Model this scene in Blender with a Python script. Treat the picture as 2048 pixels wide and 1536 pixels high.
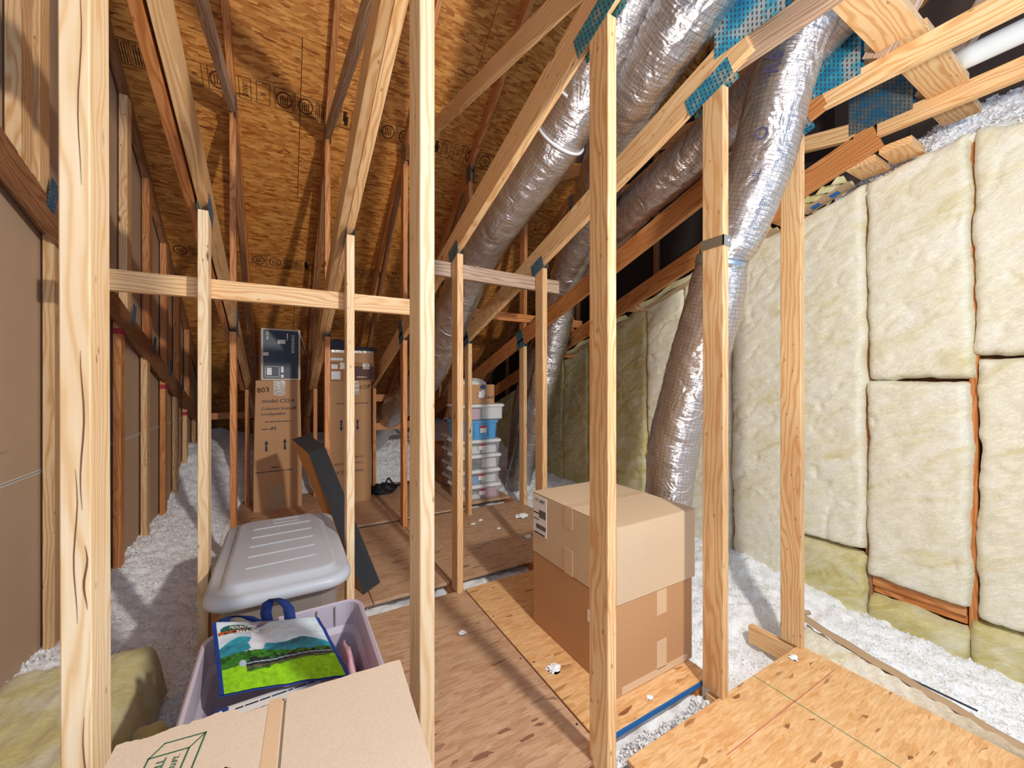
import bpy, bmesh, math, random
import numpy as np
from mathutils import Vector, Matrix, Euler
random.seed(7); RNG = np.random.default_rng(5)
S = bpy.context.scene; C = S.collection
for o in list(bpy.data.objects): bpy.data.objects.remove(o)
EYE = 1.27
# ------------------------------------------------------------------ camera, world, lights, exposure
cd = bpy.data.cameras.new('camera'); cam = bpy.data.objects.new('camera', cd); C.objects.link(cam)
cam.location = (0, 0, EYE); cam.rotation_euler = (math.radians(90), 0, math.radians(-30))
cd.sensor_width = 36; cd.lens = 795 / 2048 * 36; cd.shift_y = -8 / 2048; cd.clip_start = .02; cd.clip_end = 60
S.camera = cam
w = bpy.data.worlds.new('world'); S.world = w; w.use_nodes = True
w.node_tree.nodes['Background'].inputs[0].default_value = (.42, .66, 1, 1)
w.node_tree.nodes['Background'].inputs[1].default_value = 1.05
def lamp(name, loc, power, col, rad, mode='Linear'):
    l = bpy.data.lights.new(name, 'POINT'); l.energy = power; l.color = col; l.shadow_soft_size = rad
    l.use_nodes = True; nt = l.node_tree; em = nt.nodes['Emission']
    f = nt.nodes.new('ShaderNodeLightFalloff'); f.inputs['Strength'].default_value = 1
    nt.links.new(f.outputs[mode], em.inputs['Strength'])
    o = bpy.data.objects.new(name, l); C.objects.link(o); o.location = loc
    return o
lamp('work_light', (1.04, -.14, 1.92), 62, (1, .95, .88), .05)
lamp('fill_light', (.55, -1.2, 1.6), 9, (.86, .93, 1), .35)  # unseen lamp added behind the camera as soft fill
lamp('back_fill_light', (3.9, .1, 3.9), 6, (.9, .95, 1), .2)  # unseen lamp added high beyond the right wall, no fixture
vs = S.view_settings; vs.view_transform = 'Standard'; vs.look = 'None'; vs.gamma = 1; vs.use_curve_mapping = False
vs.exposure = 0.0
# ------------------------------------------------------------------ node helpers
class NT:
    def __init__(s, name):
        s.m = bpy.data.materials.new(name); s.m.use_nodes = True; s.t = s.m.node_tree
        s.b = s.t.nodes['Principled BSDF']
    def n(s, typ, **kw):
        nd = s.t.nodes.new('ShaderNode' + typ)
        for k, v in kw.items():
            if k.startswith('i_'):
                key = k[2:]; key = int(key) if key.isdigit() else key.replace('_', ' ')
                s.put(nd.inputs[key], v)
            else: setattr(nd, k, v)
        return nd
    def put(s, inp, v):
        if isinstance(v, bpy.types.NodeSocket): s.t.links.new(v, inp)
        else: inp.default_value = v
    def coord(s, kind='Object', scale=(1, 1, 1), rnd=0, rot=(0, 0, 0)):
        tc = s.n('TexCoord'); v = tc.outputs[kind]
        if rnd:
            oi = s.n('ObjectInfo'); mu = s.n('Math', operation='MULTIPLY', i_0=oi.outputs['Random'], i_1=rnd)
            cb = s.n('CombineXYZ', i_0=mu.outputs[0], i_1=mu.outputs[0], i_2=mu.outputs[0])
            ad = s.n('VectorMath', operation='ADD', i_0=v, i_1=cb.outputs[0]); v = ad.outputs[0]
        mp = s.n('Mapping', i_0=v); mp.inputs['Scale'].default_value = scale; mp.inputs['Rotation'].default_value = rot
        return mp.outputs[0]
    def noise(s, v, scale, detail=3, rough=.55, dist=0, out=0):
        return s.n('TexNoise', i_Vector=v, i_Scale=scale, i_Detail=detail, i_Roughness=rough, i_Distortion=dist).outputs[out]
    def ramp(s, f, stops, interp='LINEAR'):
        r = s.n('ValToRGB', i_0=f); e = r.color_ramp; e.interpolation = interp
        while len(e.elements) < len(stops): e.elements.new(.5)
        for el, (p, c) in zip(e.elements, stops):
            el.position = p; el.color = (c[0], c[1], c[2], 1) if not isinstance(c, (int, float)) else (c, c, c, 1)
        return r.outputs[0]
    def mix(s, f, a, b, mode='MIX'):
        m = s.n('Mix', data_type='RGBA', blend_type=mode); s.put(m.inputs[0], f)
        for i, x in ((6, a), (7, b)):
            s.put(m.inputs[i], x if isinstance(x, bpy.types.NodeSocket) else (x[0], x[1], x[2], 1))
        return m.outputs[2]
    def math(s, op, a, b=0):
        return s.n('Math', operation=op, i_0=a, i_1=b).outputs[0]
    def bump(s, h, strength=.3, dist=.01, prev=None):
        b = s.n('Bump', i_Height=h, i_Strength=strength, i_Distance=dist)
        if prev: s.put(b.inputs['Normal'], prev)
        return b.outputs[0]
    def done(s, col=None, rough=.6, metal=0, nrm=None, **kw):
        if col is not None: s.put(s.b.inputs['Base Color'], col if isinstance(col, bpy.types.NodeSocket) else (*col, 1))
        s.put(s.b.inputs['Roughness'], rough); s.put(s.b.inputs['Metallic'], metal)
        if nrm: s.put(s.b.inputs['Normal'], nrm)
        for k, v in kw.items(): s.put(s.b.inputs[k.replace('_', ' ')], v)
        return s.m
def hexc(h):
    f = lambda u: (u / 12.92 if u <= .04045 else ((u + .055) / 1.055) ** 2.4)
    return tuple(f(int(h[i:i + 2], 16) / 255) for i in (0, 2, 4))
def pine(name, light, mid, dark):
    t = NT(name); v = t.coord(rnd=37)
    kv = t.n('Mapping', i_0=v); kv.inputs['Scale'].default_value = (7, 7, 2.6)
    vo = t.n('TexVoronoi', i_Vector=kv.outputs[0], i_Scale=1.0, i_Randomness=1); kd = vo.outputs['Distance']
    knot = t.ramp(kd, [(0, 1), (.035, 1), (.085, 0)])
    lo = t.n('Mapping', i_0=v); lo.inputs['Scale'].default_value = (5, 5, .9)
    dz = t.n('VectorMath', operation='SCALE', i_0=t.noise(lo.outputs[0], 1.3, 3, .5, 0, 1)); dz.inputs[3].default_value = .16
    fl_ = t.n('Mapping', i_0=v); fl_.inputs['Scale'].default_value = (1, 1, .03)
    ad = t.n('VectorMath', operation='ADD', i_0=fl_.outputs[0], i_1=dz.outputs[0])
    kb_ = t.ramp(kd, [(0, .35), (.3, 0)])
    wv = t.n('TexWave', i_Vector=ad.outputs[0], i_Scale=22, i_Distortion=1.2, i_Detail=2, i_Detail_Scale=2); wv.wave_type = 'RINGS'; wv.rings_direction = 'Z'
    ph = t.math('MULTIPLY', kb_, 26); t.put(wv.inputs['Phase Offset'], ph)
    g = t.noise(fl_.outputs[0], 170, 3, .6, .3)
    f = t.math('ADD', t.math('MULTIPLY', t.math('POWER', wv.outputs[1], 2.2), .40), t.math('MULTIPLY', g, .42))
    col = t.ramp(f, [(.12, light), (.42, mid), (.95, dark)])
    big = t.noise(t.coord(rnd=11, scale=(1, 1, .5)), 2.4, 3)
    col = t.mix(t.ramp(big, [(.42, 0), (.8, .6)]), col, dark)
    oi = t.n('ObjectInfo')
    val = t.n('HueSaturation', i_Hue=.5, i_Saturation=1, i_Color=col)
    t.put(val.inputs['Value'], t.n('MapRange', i_0=oi.outputs['Random'], i_3=.88, i_4=1.12).outputs[0])
    dn = t.n('Mapping', i_0=v); dn.inputs['Scale'].default_value = (24, 24, 11)
    vd = t.n('TexVoronoi', i_Vector=dn.outputs[0], i_Scale=1.0, i_Randomness=1)
    dots = t.math('MULTIPLY', t.ramp(vd.outputs['Distance'], [(0, 1), (.06, 1), (.12, 0)]), .6)
    col = t.mix(dots, val.outputs[0], hexc('7a4420'))
    col = t.mix(knot, col, hexc('6a3414'))
    return t.done(col, .55, 0, t.bump(f, .2, .002))
M = {}
M['pine'] = pine('pine', hexc('efcf9f'), hexc('e2b27a'), hexc('bd8046'))
M['pine_pale'] = pine('pine_pale', hexc('f7e2bf'), hexc('f0d0a2'), hexc('d3a065'))
M['pine_orange'] = pine('pine_orange', hexc('dda066'), hexc('c97f42'), hexc('9c5424'))
M['pine_grey'] = pine('pine_grey', hexc('cbb39c'), hexc('b09178'), hexc('84654a'))
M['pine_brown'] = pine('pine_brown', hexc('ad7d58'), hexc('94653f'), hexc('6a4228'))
def osb(name, cols, sc=1.0, axis='XY'):
    t = NT(name); v0 = t.coord(rnd=9)
    nz = t.noise(v0, 14, 2, .5, 0, 1)
    warp = t.n('VectorMath', operation='SCALE', i_0=nz); warp.inputs[3].default_value = .012
    v = t.n('VectorMath', operation='ADD', i_0=v0, i_1=warp.outputs[0]).outputs[0]
    outs = []
    for rot, s2 in ((.12, (13, 62, 9)), (-.38, (15, 70, 11)), (.75, (13, 55, 9))):
        mp = t.n('Mapping', i_0=v); mp.inputs['Rotation'].default_value = (0, 0, rot); mp.inputs['Scale'].default_value = tuple(x * sc for x in s2)
        vo = t.n('TexVoronoi', i_Vector=mp.outputs[0], i_Scale=1)
        sep = t.n('SeparateColor', i_0=vo.outputs['Color'])
        outs.append((sep.outputs[0], sep.outputs[1], vo.outputs['Distance']))
    c1 = t.ramp(outs[0][0], [(0, cols[0]), (.35, cols[1]), (.75, cols[2]), (1, cols[3])])
    c2 = t.ramp(outs[1][0], [(0, cols[1]), (.5, cols[2]), (.9, cols[3]), (1, cols[4])])
    c3 = t.ramp(outs[2][0], [(0, cols[0]), (.6, cols[2]), (1, cols[1])])
    col = t.mix(t.ramp(outs[1][1], [(.45, 0), (.5, 1)], 'CONSTANT'), c1, c2)
    col = t.mix(t.ramp(outs[2][1], [(.6, 0), (.65, 1)], 'CONSTANT'), col, c3)
    mp = t.n('Mapping', i_0=v); mp.inputs['Rotation'].default_value = (0, 0, .2); mp.inputs['Scale'].default_value = (14, 150, 14)
    fine = t.noise(mp.outputs[0], 1.2, 4, .65)
    col = t.mix(.55, col, t.ramp(fine, [(.3, (.72, .62, .55)), (.6, (1.2, 1.18, 1.16))]), 'MULTIPLY')
    fm = t.n('Mapping', i_0=v); fm.inputs['Scale'].default_value = (12, 30, 12); flk = t.noise(fm.outputs[0], 1.5, 3, .6); col = t.mix(t.ramp(flk, [(.73, 0), (.79, .4)]), col, cols[4])
    return t.done(col, .5, 0, t.bump(t.math('ADD', outs[0][0], fine), .25, .003))
M['osb_roof'] = osb('osb_roof', [hexc('c98338'), hexc('a25a1a'), hexc('e2a456'), hexc('b96f28'), hexc('7c4318')])
M['osb_floor'] = osb('osb_floor', [hexc('c6a07e'), hexc('ba906e'), hexc('cfac8a'), hexc('bd9676'), hexc('86604a')])
M['osb_new'] = osb('osb_new', [hexc('e3b47e'), hexc('daa468'), hexc('eac08c'), hexc('dfae74'), hexc('8f5a30')], 1.15)
def simple(name, col, rough=.6, metal=0, var=0, bs=0, bsc=60, **kw):
    t = NT(name); c = col; nr = None
    v = t.coord(rnd=5)
    if var:
        n1 = t.noise(v, 4, 4); c = t.mix(n1, tuple(x * (1 - var) for x in col), tuple(min(1, x * (1 + var)) for x in col))
    if bs: nr = t.bump(t.noise(v, bsc, 4), bs, .004)
    return t.done(c, rough, metal, nr, **kw)
M['sheath'] = simple('brown_board', hexc('bda083'), .8, var=.08, bs=.15, bsc=150)
M['tape_white'] = simple('seam_tape', hexc('d9d0c4'), .5)
def cardboard(name, col, d=.08):
    t = NT(name); v = t.coord(rnd=3)
    n1 = t.noise(v, 3, 4); c = t.mix(n1, tuple(x * (1 - d) for x in col), tuple(x * (1 + d) for x in col))
    n2 = t.noise(v, 260, 2); c = t.mix(.25, c, t.ramp(n2, [(.35, .75), (.65, 1.1)]), 'MULTIPLY')
    wv = t.n('TexWave', i_Vector=v, i_Scale=55, i_Distortion=.3); wv.bands_direction = 'X'
    return t.done(c, .75, 0, t.bump(wv.outputs[1], .02, .002))
M['card'] = cardboard('cardboard', hexc('c49468'))
M['card_light'] = cardboard('cardboard_light', hexc('d8bd9b'))
M['card_pale'] = cardboard('cardboard_pale', hexc('dcc9b2'))
M['card_dark'] = cardboard('cardboard_brown', hexc('b57f4c'))
M['tape'] = simple('paper_tape', hexc('dcbc97'), .35)
M['tape_clear'] = simple('clear_tape', hexc('bba894'), .15, bs=.5, bsc=40)
M['ink'] = simple('navy_ink', hexc('233044'), .7)
M['ink_green'] = simple('green_ink', hexc('2f6a4a'), .7)
M['ink_black'] = simple('black_ink', hexc('2c1c10'), .8)
M['paper'] = simple('label_paper', hexc('eeeeec'), .5)
M['red'] = simple('red_print', hexc('c02a2e'), .5)
M['white_plastic'] = simple('white_plastic', hexc('eceef0'), .3)
M['lid_grey'] = simple('lid_grey', hexc('c6cdd6'), .38, var=.04, bs=.05, bsc=200)
M['tote_taupe'] = simple('tote_taupe', hexc('8f8782'), .45)
M['tote_lilac'] = simple('tote_lilac', hexc('c6bccb'), .4, var=.03, bs=.08, bsc=200)
M['blue_tote'] = simple('blue_tote', hexc('5aa5dd'), .35)
M['blue_strap'] = simple('blue_webbing', hexc('1c3f8c'), .6, bs=.5, bsc=300)
M['blue_paint'] = simple('blue_edge', hexc('1d67a8'), .6)
M['black_card'] = simple('navy_card', hexc('1d2b3c'), .45, var=.08)
M['dark_grey'] = simple('charcoal_laminate', hexc('34373c'), .55, var=.06, bs=.1, bsc=90)
M['black'] = simple('black_rubber', hexc('15171b'), .6)
M['raw_wood'] = simple('raw_particle_board', hexc('bd8046'), .7, var=.1)
M['dark_cloth'] = simple('dark_fabric', hexc('30323c'), .9, bs=.6, bsc=60)
M['pink_cloth'] = simple('pink_quilt', hexc('d9a8b4'), .9, var=.3, bs=.6, bsc=60)
M['galv'] = simple('galvanized_strap', hexc('b9c4cc'), .35, 1, var=.05)
M['pvc'] = simple('white_pvc', hexc('dfe6ea'), .3)
M['kraft'] = simple('kraft_facing', hexc('b59877'), .6, var=.1, bs=.3, bsc=25)
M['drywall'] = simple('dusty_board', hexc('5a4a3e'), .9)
M['dark_hole'] = simple('dark_wood_box', hexc('7c4a22'), .8)
M['brown_print'] = simple('brown_print', hexc('5a3426'), .6)
M['red_paint'] = simple('red_paint', hexc('b03038'), .7)
t = NT('clear_tote'); M['clear'] = t.done(hexc('dfe5e8'), .25, 0, Alpha=.3)
def batt_mat(name, a, b, d):
    t = NT(name); v = t.coord(rnd=13, rot=(.5, 0, 0)); mp = t.n('Mapping', i_0=v); mp.inputs['Scale'].default_value = (1, 1, 2.6)
    f = t.noise(mp.outputs[0], 4, 5, .6, .8); g = t.noise(mp.outputs[0], 26, 5, .7, 1.2)
    mp2 = t.n('Mapping', i_0=v); mp2.inputs['Scale'].default_value = (1, .6, 6)
    h = t.noise(mp2.outputs[0], 60, 4, .7, 1.5)
    col = t.ramp(f, [(.3, a), (.55, b), (.78, d)])
    col = t.mix(.4, col, t.ramp(g, [(.3, .72), (.62, 1.12)]), 'MULTIPLY')
    col = t.mix(.3, col, t.ramp(h, [(.3, .8), (.7, 1.15)]), 'MULTIPLY')
    n = t.bump(g, .5, .02); n = t.bump(h, .4, .006, n)
    return t.done(col, .95, 0, n, Sheen_Weight=.3)
M['batt'] = batt_mat('fibreglass', hexc('f8f4e4'), hexc('f2ecd2'), hexc('dfd39c'))
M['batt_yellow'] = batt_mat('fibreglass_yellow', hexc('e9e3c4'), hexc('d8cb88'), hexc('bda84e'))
t = NT('blown_wool'); v = t.coord(); a = t.noise(v, 70, 5, .75, .6); b = t.noise(v, 14, 4, .6)
M['wool'] = t.done(t.ramp(a, [(.3, hexc('eaf0f6')), (.5, hexc('ffffff'))]), .95, 0, t.bump(a, .45, .012, t.bump(b, .4, .02)), Sheen_Weight=.3)
def foil(name, tint, grid=.5, rough=.2):
    t = NT(name); tc = t.n('TexCoord'); uv = tc.outputs['UV']
    v = t.coord(rnd=3)
    a = t.noise(v, 9, 2, .5, 1.2); b = t.noise(v, 45, 3, .65, 1.0)
    mp = t.n('Mapping', i_0=uv); mp.inputs['Scale'].default_value = (1, 14, 1)
    c = t.noise(mp.outputs[0], 6, 5, .75, 1.4)
    n = t.bump(c, .5, .010); n = t.bump(a, .45, .03, n); n = t.bump(b, .12, .006, n)
    br = t.n('TexBrick', i_Vector=uv, i_Scale=55, i_Mortar_Size=.09, i_Color1=(1, 1, 1, 1), i_Color2=(1, 1, 1, 1), i_Mortar=(0, 0, 0, 1))
    br.offset = 0; br.inputs['Brick Width'].default_value = 1; br.inputs['Row Height'].default_value = 1
    gl = br.outputs['Fac']
    col = t.mix(t.math('MULTIPLY', gl, grid), tint, tuple(x * .4 for x in tint))
    rr = t.n('MapRange', i_0=b, i_3=rough - .08, i_4=rough + .10).outputs[0]
    return t.done(col, rr, .93, n)
M['foil'] = foil('foil_jacket', hexc('d6d2d2'))
M['foil_warm'] = foil('foil_jacket_dull', hexc('c2b2aa'), .5, .24)
t = NT('scrim_facing'); v = t.coord('UV'); br = t.n('TexBrick', i_Vector=v, i_Scale=60, i_Mortar_Size=.05, i_Color1=(*hexc('d6cdb4'), 1), i_Color2=(*hexc('cfc5a8'), 1), i_Mortar=(*hexc('8c7c60'), 1)); br.offset = 0
M['scrim'] = t.done(br.outputs[0], .5, .1)
def plate_mat(name, c1, c2, c3):
    t = NT(name); tc = t.n('TexCoord'); sp = t.n('SeparateXYZ', i_0=tc.outputs['Object'])
    fx = t.math('FRACT', t.math('MULTIPLY', sp.outputs[0], 62)); col_i = t.math('FLOOR', t.math('MULTIPLY', sp.outputs[0], 62))
    off = t.math('MULTIPLY', col_i, .5); fy = t.math('FRACT', t.math('ADD', t.math('MULTIPLY', sp.outputs[1], 48), off))
    slot = t.math('MULTIPLY', t.math('GREATER_THAN', fx, .62), t.math('GREATER_THAN', fy, .4))
    n1 = t.noise(t.coord(rnd=4), 14, 4, .6)
    base = t.ramp(n1, [(.38, c1), (.5, c2), (.62, c3)])
    col = t.mix(slot, base, (.05, .05, .055))
    hgt = t.math('SUBTRACT', 1, slot)
    return t.done(col, .38, t.n('MapRange', i_0=slot, i_3=.55, i_4=0).outputs[0], t.bump(hgt, .6, .002))
M['plate'] = plate_mat('nail_plate', hexc('7f9aa8'), hexc('4f93b8'), hexc('2e7fae'))
M['plate_cyan'] = plate_mat('nail_plate_cyan', hexc('b8c0c0'), hexc('3fb0cf'), hexc('2a95c4'))
M['plate_grey'] = plate_mat('nail_plate_grey', hexc('8a8f86'), hexc('6d7c84'), hexc('2f78a8'))
# ------------------------------------------------------------------ object helpers
def tag(o, label=None, cat=None, group=None, kind=None):
    if label: o['label'] = label
    if cat: o['category'] = cat
    if group: o['group'] = group
    if kind: o['kind'] = kind
    return o
def empty(name, loc, label=None, cat=None, group=None, kind=None, rz=0):
    o = bpy.data.objects.new(name, None); C.objects.link(o); o.location = loc; o.rotation_euler = (0, 0, rz)
    o.empty_display_size = .05
    return tag(o, label, cat, group, kind)
def wm(o):
    m = Matrix.LocRotScale(o.location, o.rotation_euler, None) if o.rotation_mode == 'XYZ' else o.matrix_local.copy()
    return wm(o.parent) @ m if o.parent else m
def link(name, me, mat, parent=None, mw=None, smooth=False):
    o = bpy.data.objects.new(name, me); C.objects.link(o)
    if isinstance(mat, (list, tuple)):
        for m in mat: me.materials.append(m)
    elif mat is not None and not me.materials: me.materials.append(mat)
    mw = mw or Matrix.Identity(4)
    if parent is not None:
        o.parent = parent; mw = wm(parent).inverted() @ mw
    o.location = mw.to_translation(); o.rotation_euler = mw.to_euler(); o.scale = mw.to_scale()
    if smooth and len(me.polygons): me.polygons.foreach_set('use_smooth', [True] * len(me.polygons))
    return o
def mesh(verts, faces):
    me = bpy.data.meshes.new('m'); me.from_pydata([tuple(v) for v in verts], [], [tuple(f) for f in faces]); me.update(); return me
def bbox_mesh(sx, sy, sz, bev=.0015, seg=1, center=True):
    bm = bmesh.new(); bmesh.ops.create_cube(bm, size=1)
    bmesh.ops.scale(bm, vec=(sx, sy, sz), verts=bm.verts)
    if not center: bmesh.ops.translate(bm, vec=(0, 0, sz / 2), verts=bm.verts)
    if bev: bmesh.ops.bevel(bm, geom=bm.edges[:], offset=min(bev, sx / 3, sy / 3, sz / 3), segments=seg, affect='EDGES', profile=.5)
    me = bpy.data.meshes.new('m'); bm.to_mesh(me); bm.free(); return me
def box(name, lo, hi, mat, parent=None, bev=.0015, seg=1):
    s = [hi[i] - lo[i] for i in range(3)]; c = [(hi[i] + lo[i]) / 2 for i in range(3)]
    return link(name, bbox_mesh(*s, bev=bev, seg=seg), mat, parent, Matrix.Translation(c))
def lbox(name, parent, lo, hi, mat, bev=.0015, rz=0):       # box in the parent's own frame
    s = [hi[i] - lo[i] for i in range(3)]; c = [(hi[i] + lo[i]) / 2 for i in range(3)]
    return link(name, bbox_mesh(*s, bev=bev), mat, parent, wm(parent) @ Matrix.Translation(c) @ Matrix.Rotation(rz, 4, 'Z'))
def beam(name, p0, p1, w, d, mat, parent=None, xa=(1, 0, 0), bev=.002, **tg):
    """lumber from p0 to p1 (centre line); w measured along xa, d at right angles"""
    p0 = Vector(p0); p1 = Vector(p1); z = (p1 - p0); L = z.length; z.normalize()
    y = z.cross(Vector(xa)).normalized(); x = y.cross(z).normalized()
    me = bbox_mesh(w, d, L, bev=bev)
    mw = Matrix((x, y, z)).transposed().to_4x4(); mw.translation = (p0 + p1) / 2
    o = link(name, me, mat, parent, mw); tag(o, **tg); return o
def vn(x, y, seed=0):
    xi = np.floor(x).astype(np.int64); yi = np.floor(y).astype(np.int64); xf = x - xi; yf = y - yi
    xf = xf * xf * (3 - 2 * xf); yf = yf * yf * (3 - 2 * yf)
    def h(a, b):
        n = (a * 374761393 + b * 668265263 + seed * 974634777) & 0x7fffffff
        n = ((n ^ (n >> 13)) * 1274126177) & 0x7fffffff
        return ((n ^ (n >> 16)) & 0xffff) / 65535.
    a = h(xi, yi); b = h(xi + 1, yi); c = h(xi, yi + 1); d = h(xi + 1, yi + 1)
    return (a + (b - a) * xf) * (1 - yf) + (c + (d - c) * xf) * yf
def fbm(x, y, oct=4, seed=0):
    s = 0; a = 1; t_ = 0
    for i in range(oct):
        s = s + a * (vn(x * 2 ** i, y * 2 ** i, seed + i) * 2 - 1); t_ += a; a *= .55
    return s / t_
def np_mesh(V, F):
    me = bpy.data.meshes.new('m'); V = np.asarray(V, np.float32); F = np.asarray(F, np.int32)
    me.vertices.add(len(V)); me.vertices.foreach_set('co', V.ravel())
    k = F.shape[1]; me.loops.add(F.size); me.loops.foreach_set('vertex_index', F.ravel())
    me.polygons.add(len(F)); me.polygons.foreach_set('loop_start', np.arange(len(F), dtype=np.int32) * k)
    me.update(calc_edges=True); me.validate(); return me
def grid_faces(n, m, wrap=False):
    i = np.arange(n - 1)[:, None]; j = np.arange(m if wrap else m - 1)[None, :]; j2 = (j + 1) % m
    return np.stack([i * m + j + 0 * j2, (i + 1) * m + j, (i + 1) * m + j2 + 0 * i, i * m + j2 + 0 * i], -1).reshape(-1, 4)
def rr(hx, hy, r, z, n=6, cx=0, cy=0):
    r = min(r, hx * .999, hy * .999); pts = []
    for (sx, sy, a0) in ((1, 1, 0), (-1, 1, 90), (-1, -1, 180), (1, -1, 270)):
        for k in range(n + 1):
            a = math.radians(a0 + 90 * k / n); pts.append((cx + sx * (hx - r) + r * math.cos(a), cy + sy * (hy - r) + r * math.sin(a), z))
    return pts
def loft(rings, cap0=True, cap1=True):
    m = len(rings[0]); V = [p for r in rings for p in r]; F = []
    for i in range(len(rings) - 1):
        for j in range(m): F.append((i * m + j, i * m + (j + 1) % m, (i + 1) * m + (j + 1) % m, (i + 1) * m + j))
    if cap0: F.append(tuple(range(m))[::-1])
    if cap1: F.append(tuple((len(rings) - 1) * m + j for j in range(m)))
    return mesh(V, F)
def tube_pts(path, rad, n=40, step=.02, wr=.0, rib=0, seed=0):
    P = [Vector(p) for p in path]; R = rad if isinstance(rad, (list, tuple)) else [rad] * len(P)
    pts = []; rs = []
    for i in range(len(P) - 1):
        a = P[max(i - 1, 0)]; b = P[i]; c = P[i + 1]; d = P[min(i + 2, len(P) - 1)]
        k = max(2, int((c - b).length / step))
        for q in range(k):
            t = q / k
            pts.append(.5 * ((2 * b) + (c - a) * t + (2 * a - 5 * b + 4 * c - d) * t * t + (3 * b - a - 3 * c + d) * t ** 3)); rs.append(R[i] + (R[i + 1] - R[i]) * t)
    pts.append(P[-1]); rs.append(R[-1])
    V = []; up = Vector((0.13, .2, 1)); s = 0; UV = []
    prev = None
    for i, p in enumerate(pts):
        tdir = (pts[min(i + 1, len(pts) - 1)] - pts[max(i - 1, 0)]).normalized()
        if prev is None: x = tdir.cross(up).normalized()
        else: x = (prev - tdir * prev.dot(tdir)).normalized()
        prev = x; y = tdir.cross(x)
        if i: s += (p - pts[i - 1]).length
        for j in range(n):
            a = 2 * math.pi * j / n
            r = rs[i]
            V.append((p, x * math.cos(a) + y * math.sin(a), r, s, a))
    S_ = np.array([v[3] for v in V]); A = np.array([v[4] for v in V]); r = np.array([v[2] for v in V])
    if wr:
        r = r * (1 + wr * fbm(S_ * 9, np.cos(A) * 2 + 3, 3, seed) + wr * fbm(S_ * 14, np.sin(A) * 3 + 7, 3, seed + 5))
        r = r * (1 + wr * .8 * fbm(S_ * 55, A * 1.2, 2, seed + 9) * np.minimum(A, 2 * math.pi - A).clip(0, 1))
    if rib: r = r * (1 - rib * (.5 + .5 * np.cos(2 * math.pi * S_ / .045)) ** 3)
    base = np.array([tuple(v[0]) for v in V]); nr = np.array([tuple(v[1]) for v in V])
    return base + nr * r[:, None], len(pts), n, S_, A
def tube(name, path, rad, mat, parent=None, **kw):
    V, k, n, S_, A = tube_pts(path, rad, **kw); me = np_mesh(V, grid_faces(k, n, True))
    uv = me.uv_layers.new(name='uv'); li = np.empty(len(me.loops), np.int32); me.loops.foreach_get('vertex_index', li)
    R0 = rad if not isinstance(rad, (list, tuple)) else rad[0]
    U = np.stack([A[li] * R0, S_[li]], -1)
    uv.data.foreach_set('uv', U.ravel().astype(np.float32))
    bm = bmesh.new(); bm.from_mesh(me); es = [e for e in bm.edges if e.is_boundary]
    bmesh.ops.holes_fill(bm, edges=es, sides=0); bmesh.ops.recalc_face_normals(bm, faces=bm.faces); bm.to_mesh(me); bm.free()
    return link(name, me, mat, parent, None, True)
def text(name, s, size, mw, mat, parent, align='LEFT', sx=1):
    if s[0] == '~':                                              # print too small to read: word sized dashes
        b = []; rnd = random.Random(s); n = int(s[1:])
        x = 0; q = 0
        while q < n:
            wl = min(n - q, rnd.randint(2, 6)); x1 = x + wl * size * .5
            b.append((x, size * .12, 0, x1, size * .5, .0004)); x = x1 + size * .35; q += wl
        if align == 'CENTER': b = [(p[0] - x / 2, p[1], p[2], p[3] - x / 2, p[4], p[5]) for p in b]
        return tag(joined('fine_print', b, mat, parent, mw), kind='stuff')
    cu = bpy.data.curves.new('t', 'FONT'); cu.body = s; cu.size = size; cu.align_x = align; cu.extrude = .0004; cu.resolution_u = 2
    ob = bpy.data.objects.new('t', cu); C.objects.link(ob)
    dg = bpy.context.evaluated_depsgraph_get(); me = bpy.data.meshes.new_from_object(ob.evaluated_get(dg))
    bpy.data.objects.remove(ob); bpy.data.curves.remove(cu)
    if sx != 1: me.transform(Matrix.Diagonal((sx, 1, 1, 1)))
    me.materials.clear()
    return link(name, me, mat, parent, mw)
def joined(name, boxes, mat, parent, mw=None):
    """thin bars (x0,y0,z0,x1,y1,z1) joined in one mesh"""
    V = []; F = []
    for b in boxes:
        k = len(V); x0, y0, z0, x1, y1, z1 = b
        V += [(x0, y0, z0), (x1, y0, z0), (x1, y1, z0), (x0, y1, z0), (x0, y0, z1), (x1, y0, z1), (x1, y1, z1), (x0, y1, z1)]
        F += [tuple(k + i for i in f) for f in ((3, 2, 1, 0), (4, 5, 6, 7), (0, 1, 5, 4), (1, 2, 6, 5), (2, 3, 7, 6), (3, 0, 4, 7))]
    return link(name, mesh(V, F), mat, parent, mw)
# ------------------------------------------------------------------ geometry laws of the attic
XK = {k: -.305 + .6115 * (k + 1) for k in range(-2, 5)}          # truss planes
ROWS = (.99, 2.25, 3.48, 4.80, 6.05)
def chord_z(y): return 2.79 - .333 * y                            # underside of sloped bottom chord
def top_z(y): return 5.53 - .667 * y                              # underside of top chord
def deck_z(y): return 5.64 - .667 * y
SL = math.atan(.667); SC = math.atan(.333)
XL, XR = -.945, 2.93                                              # wall faces
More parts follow.
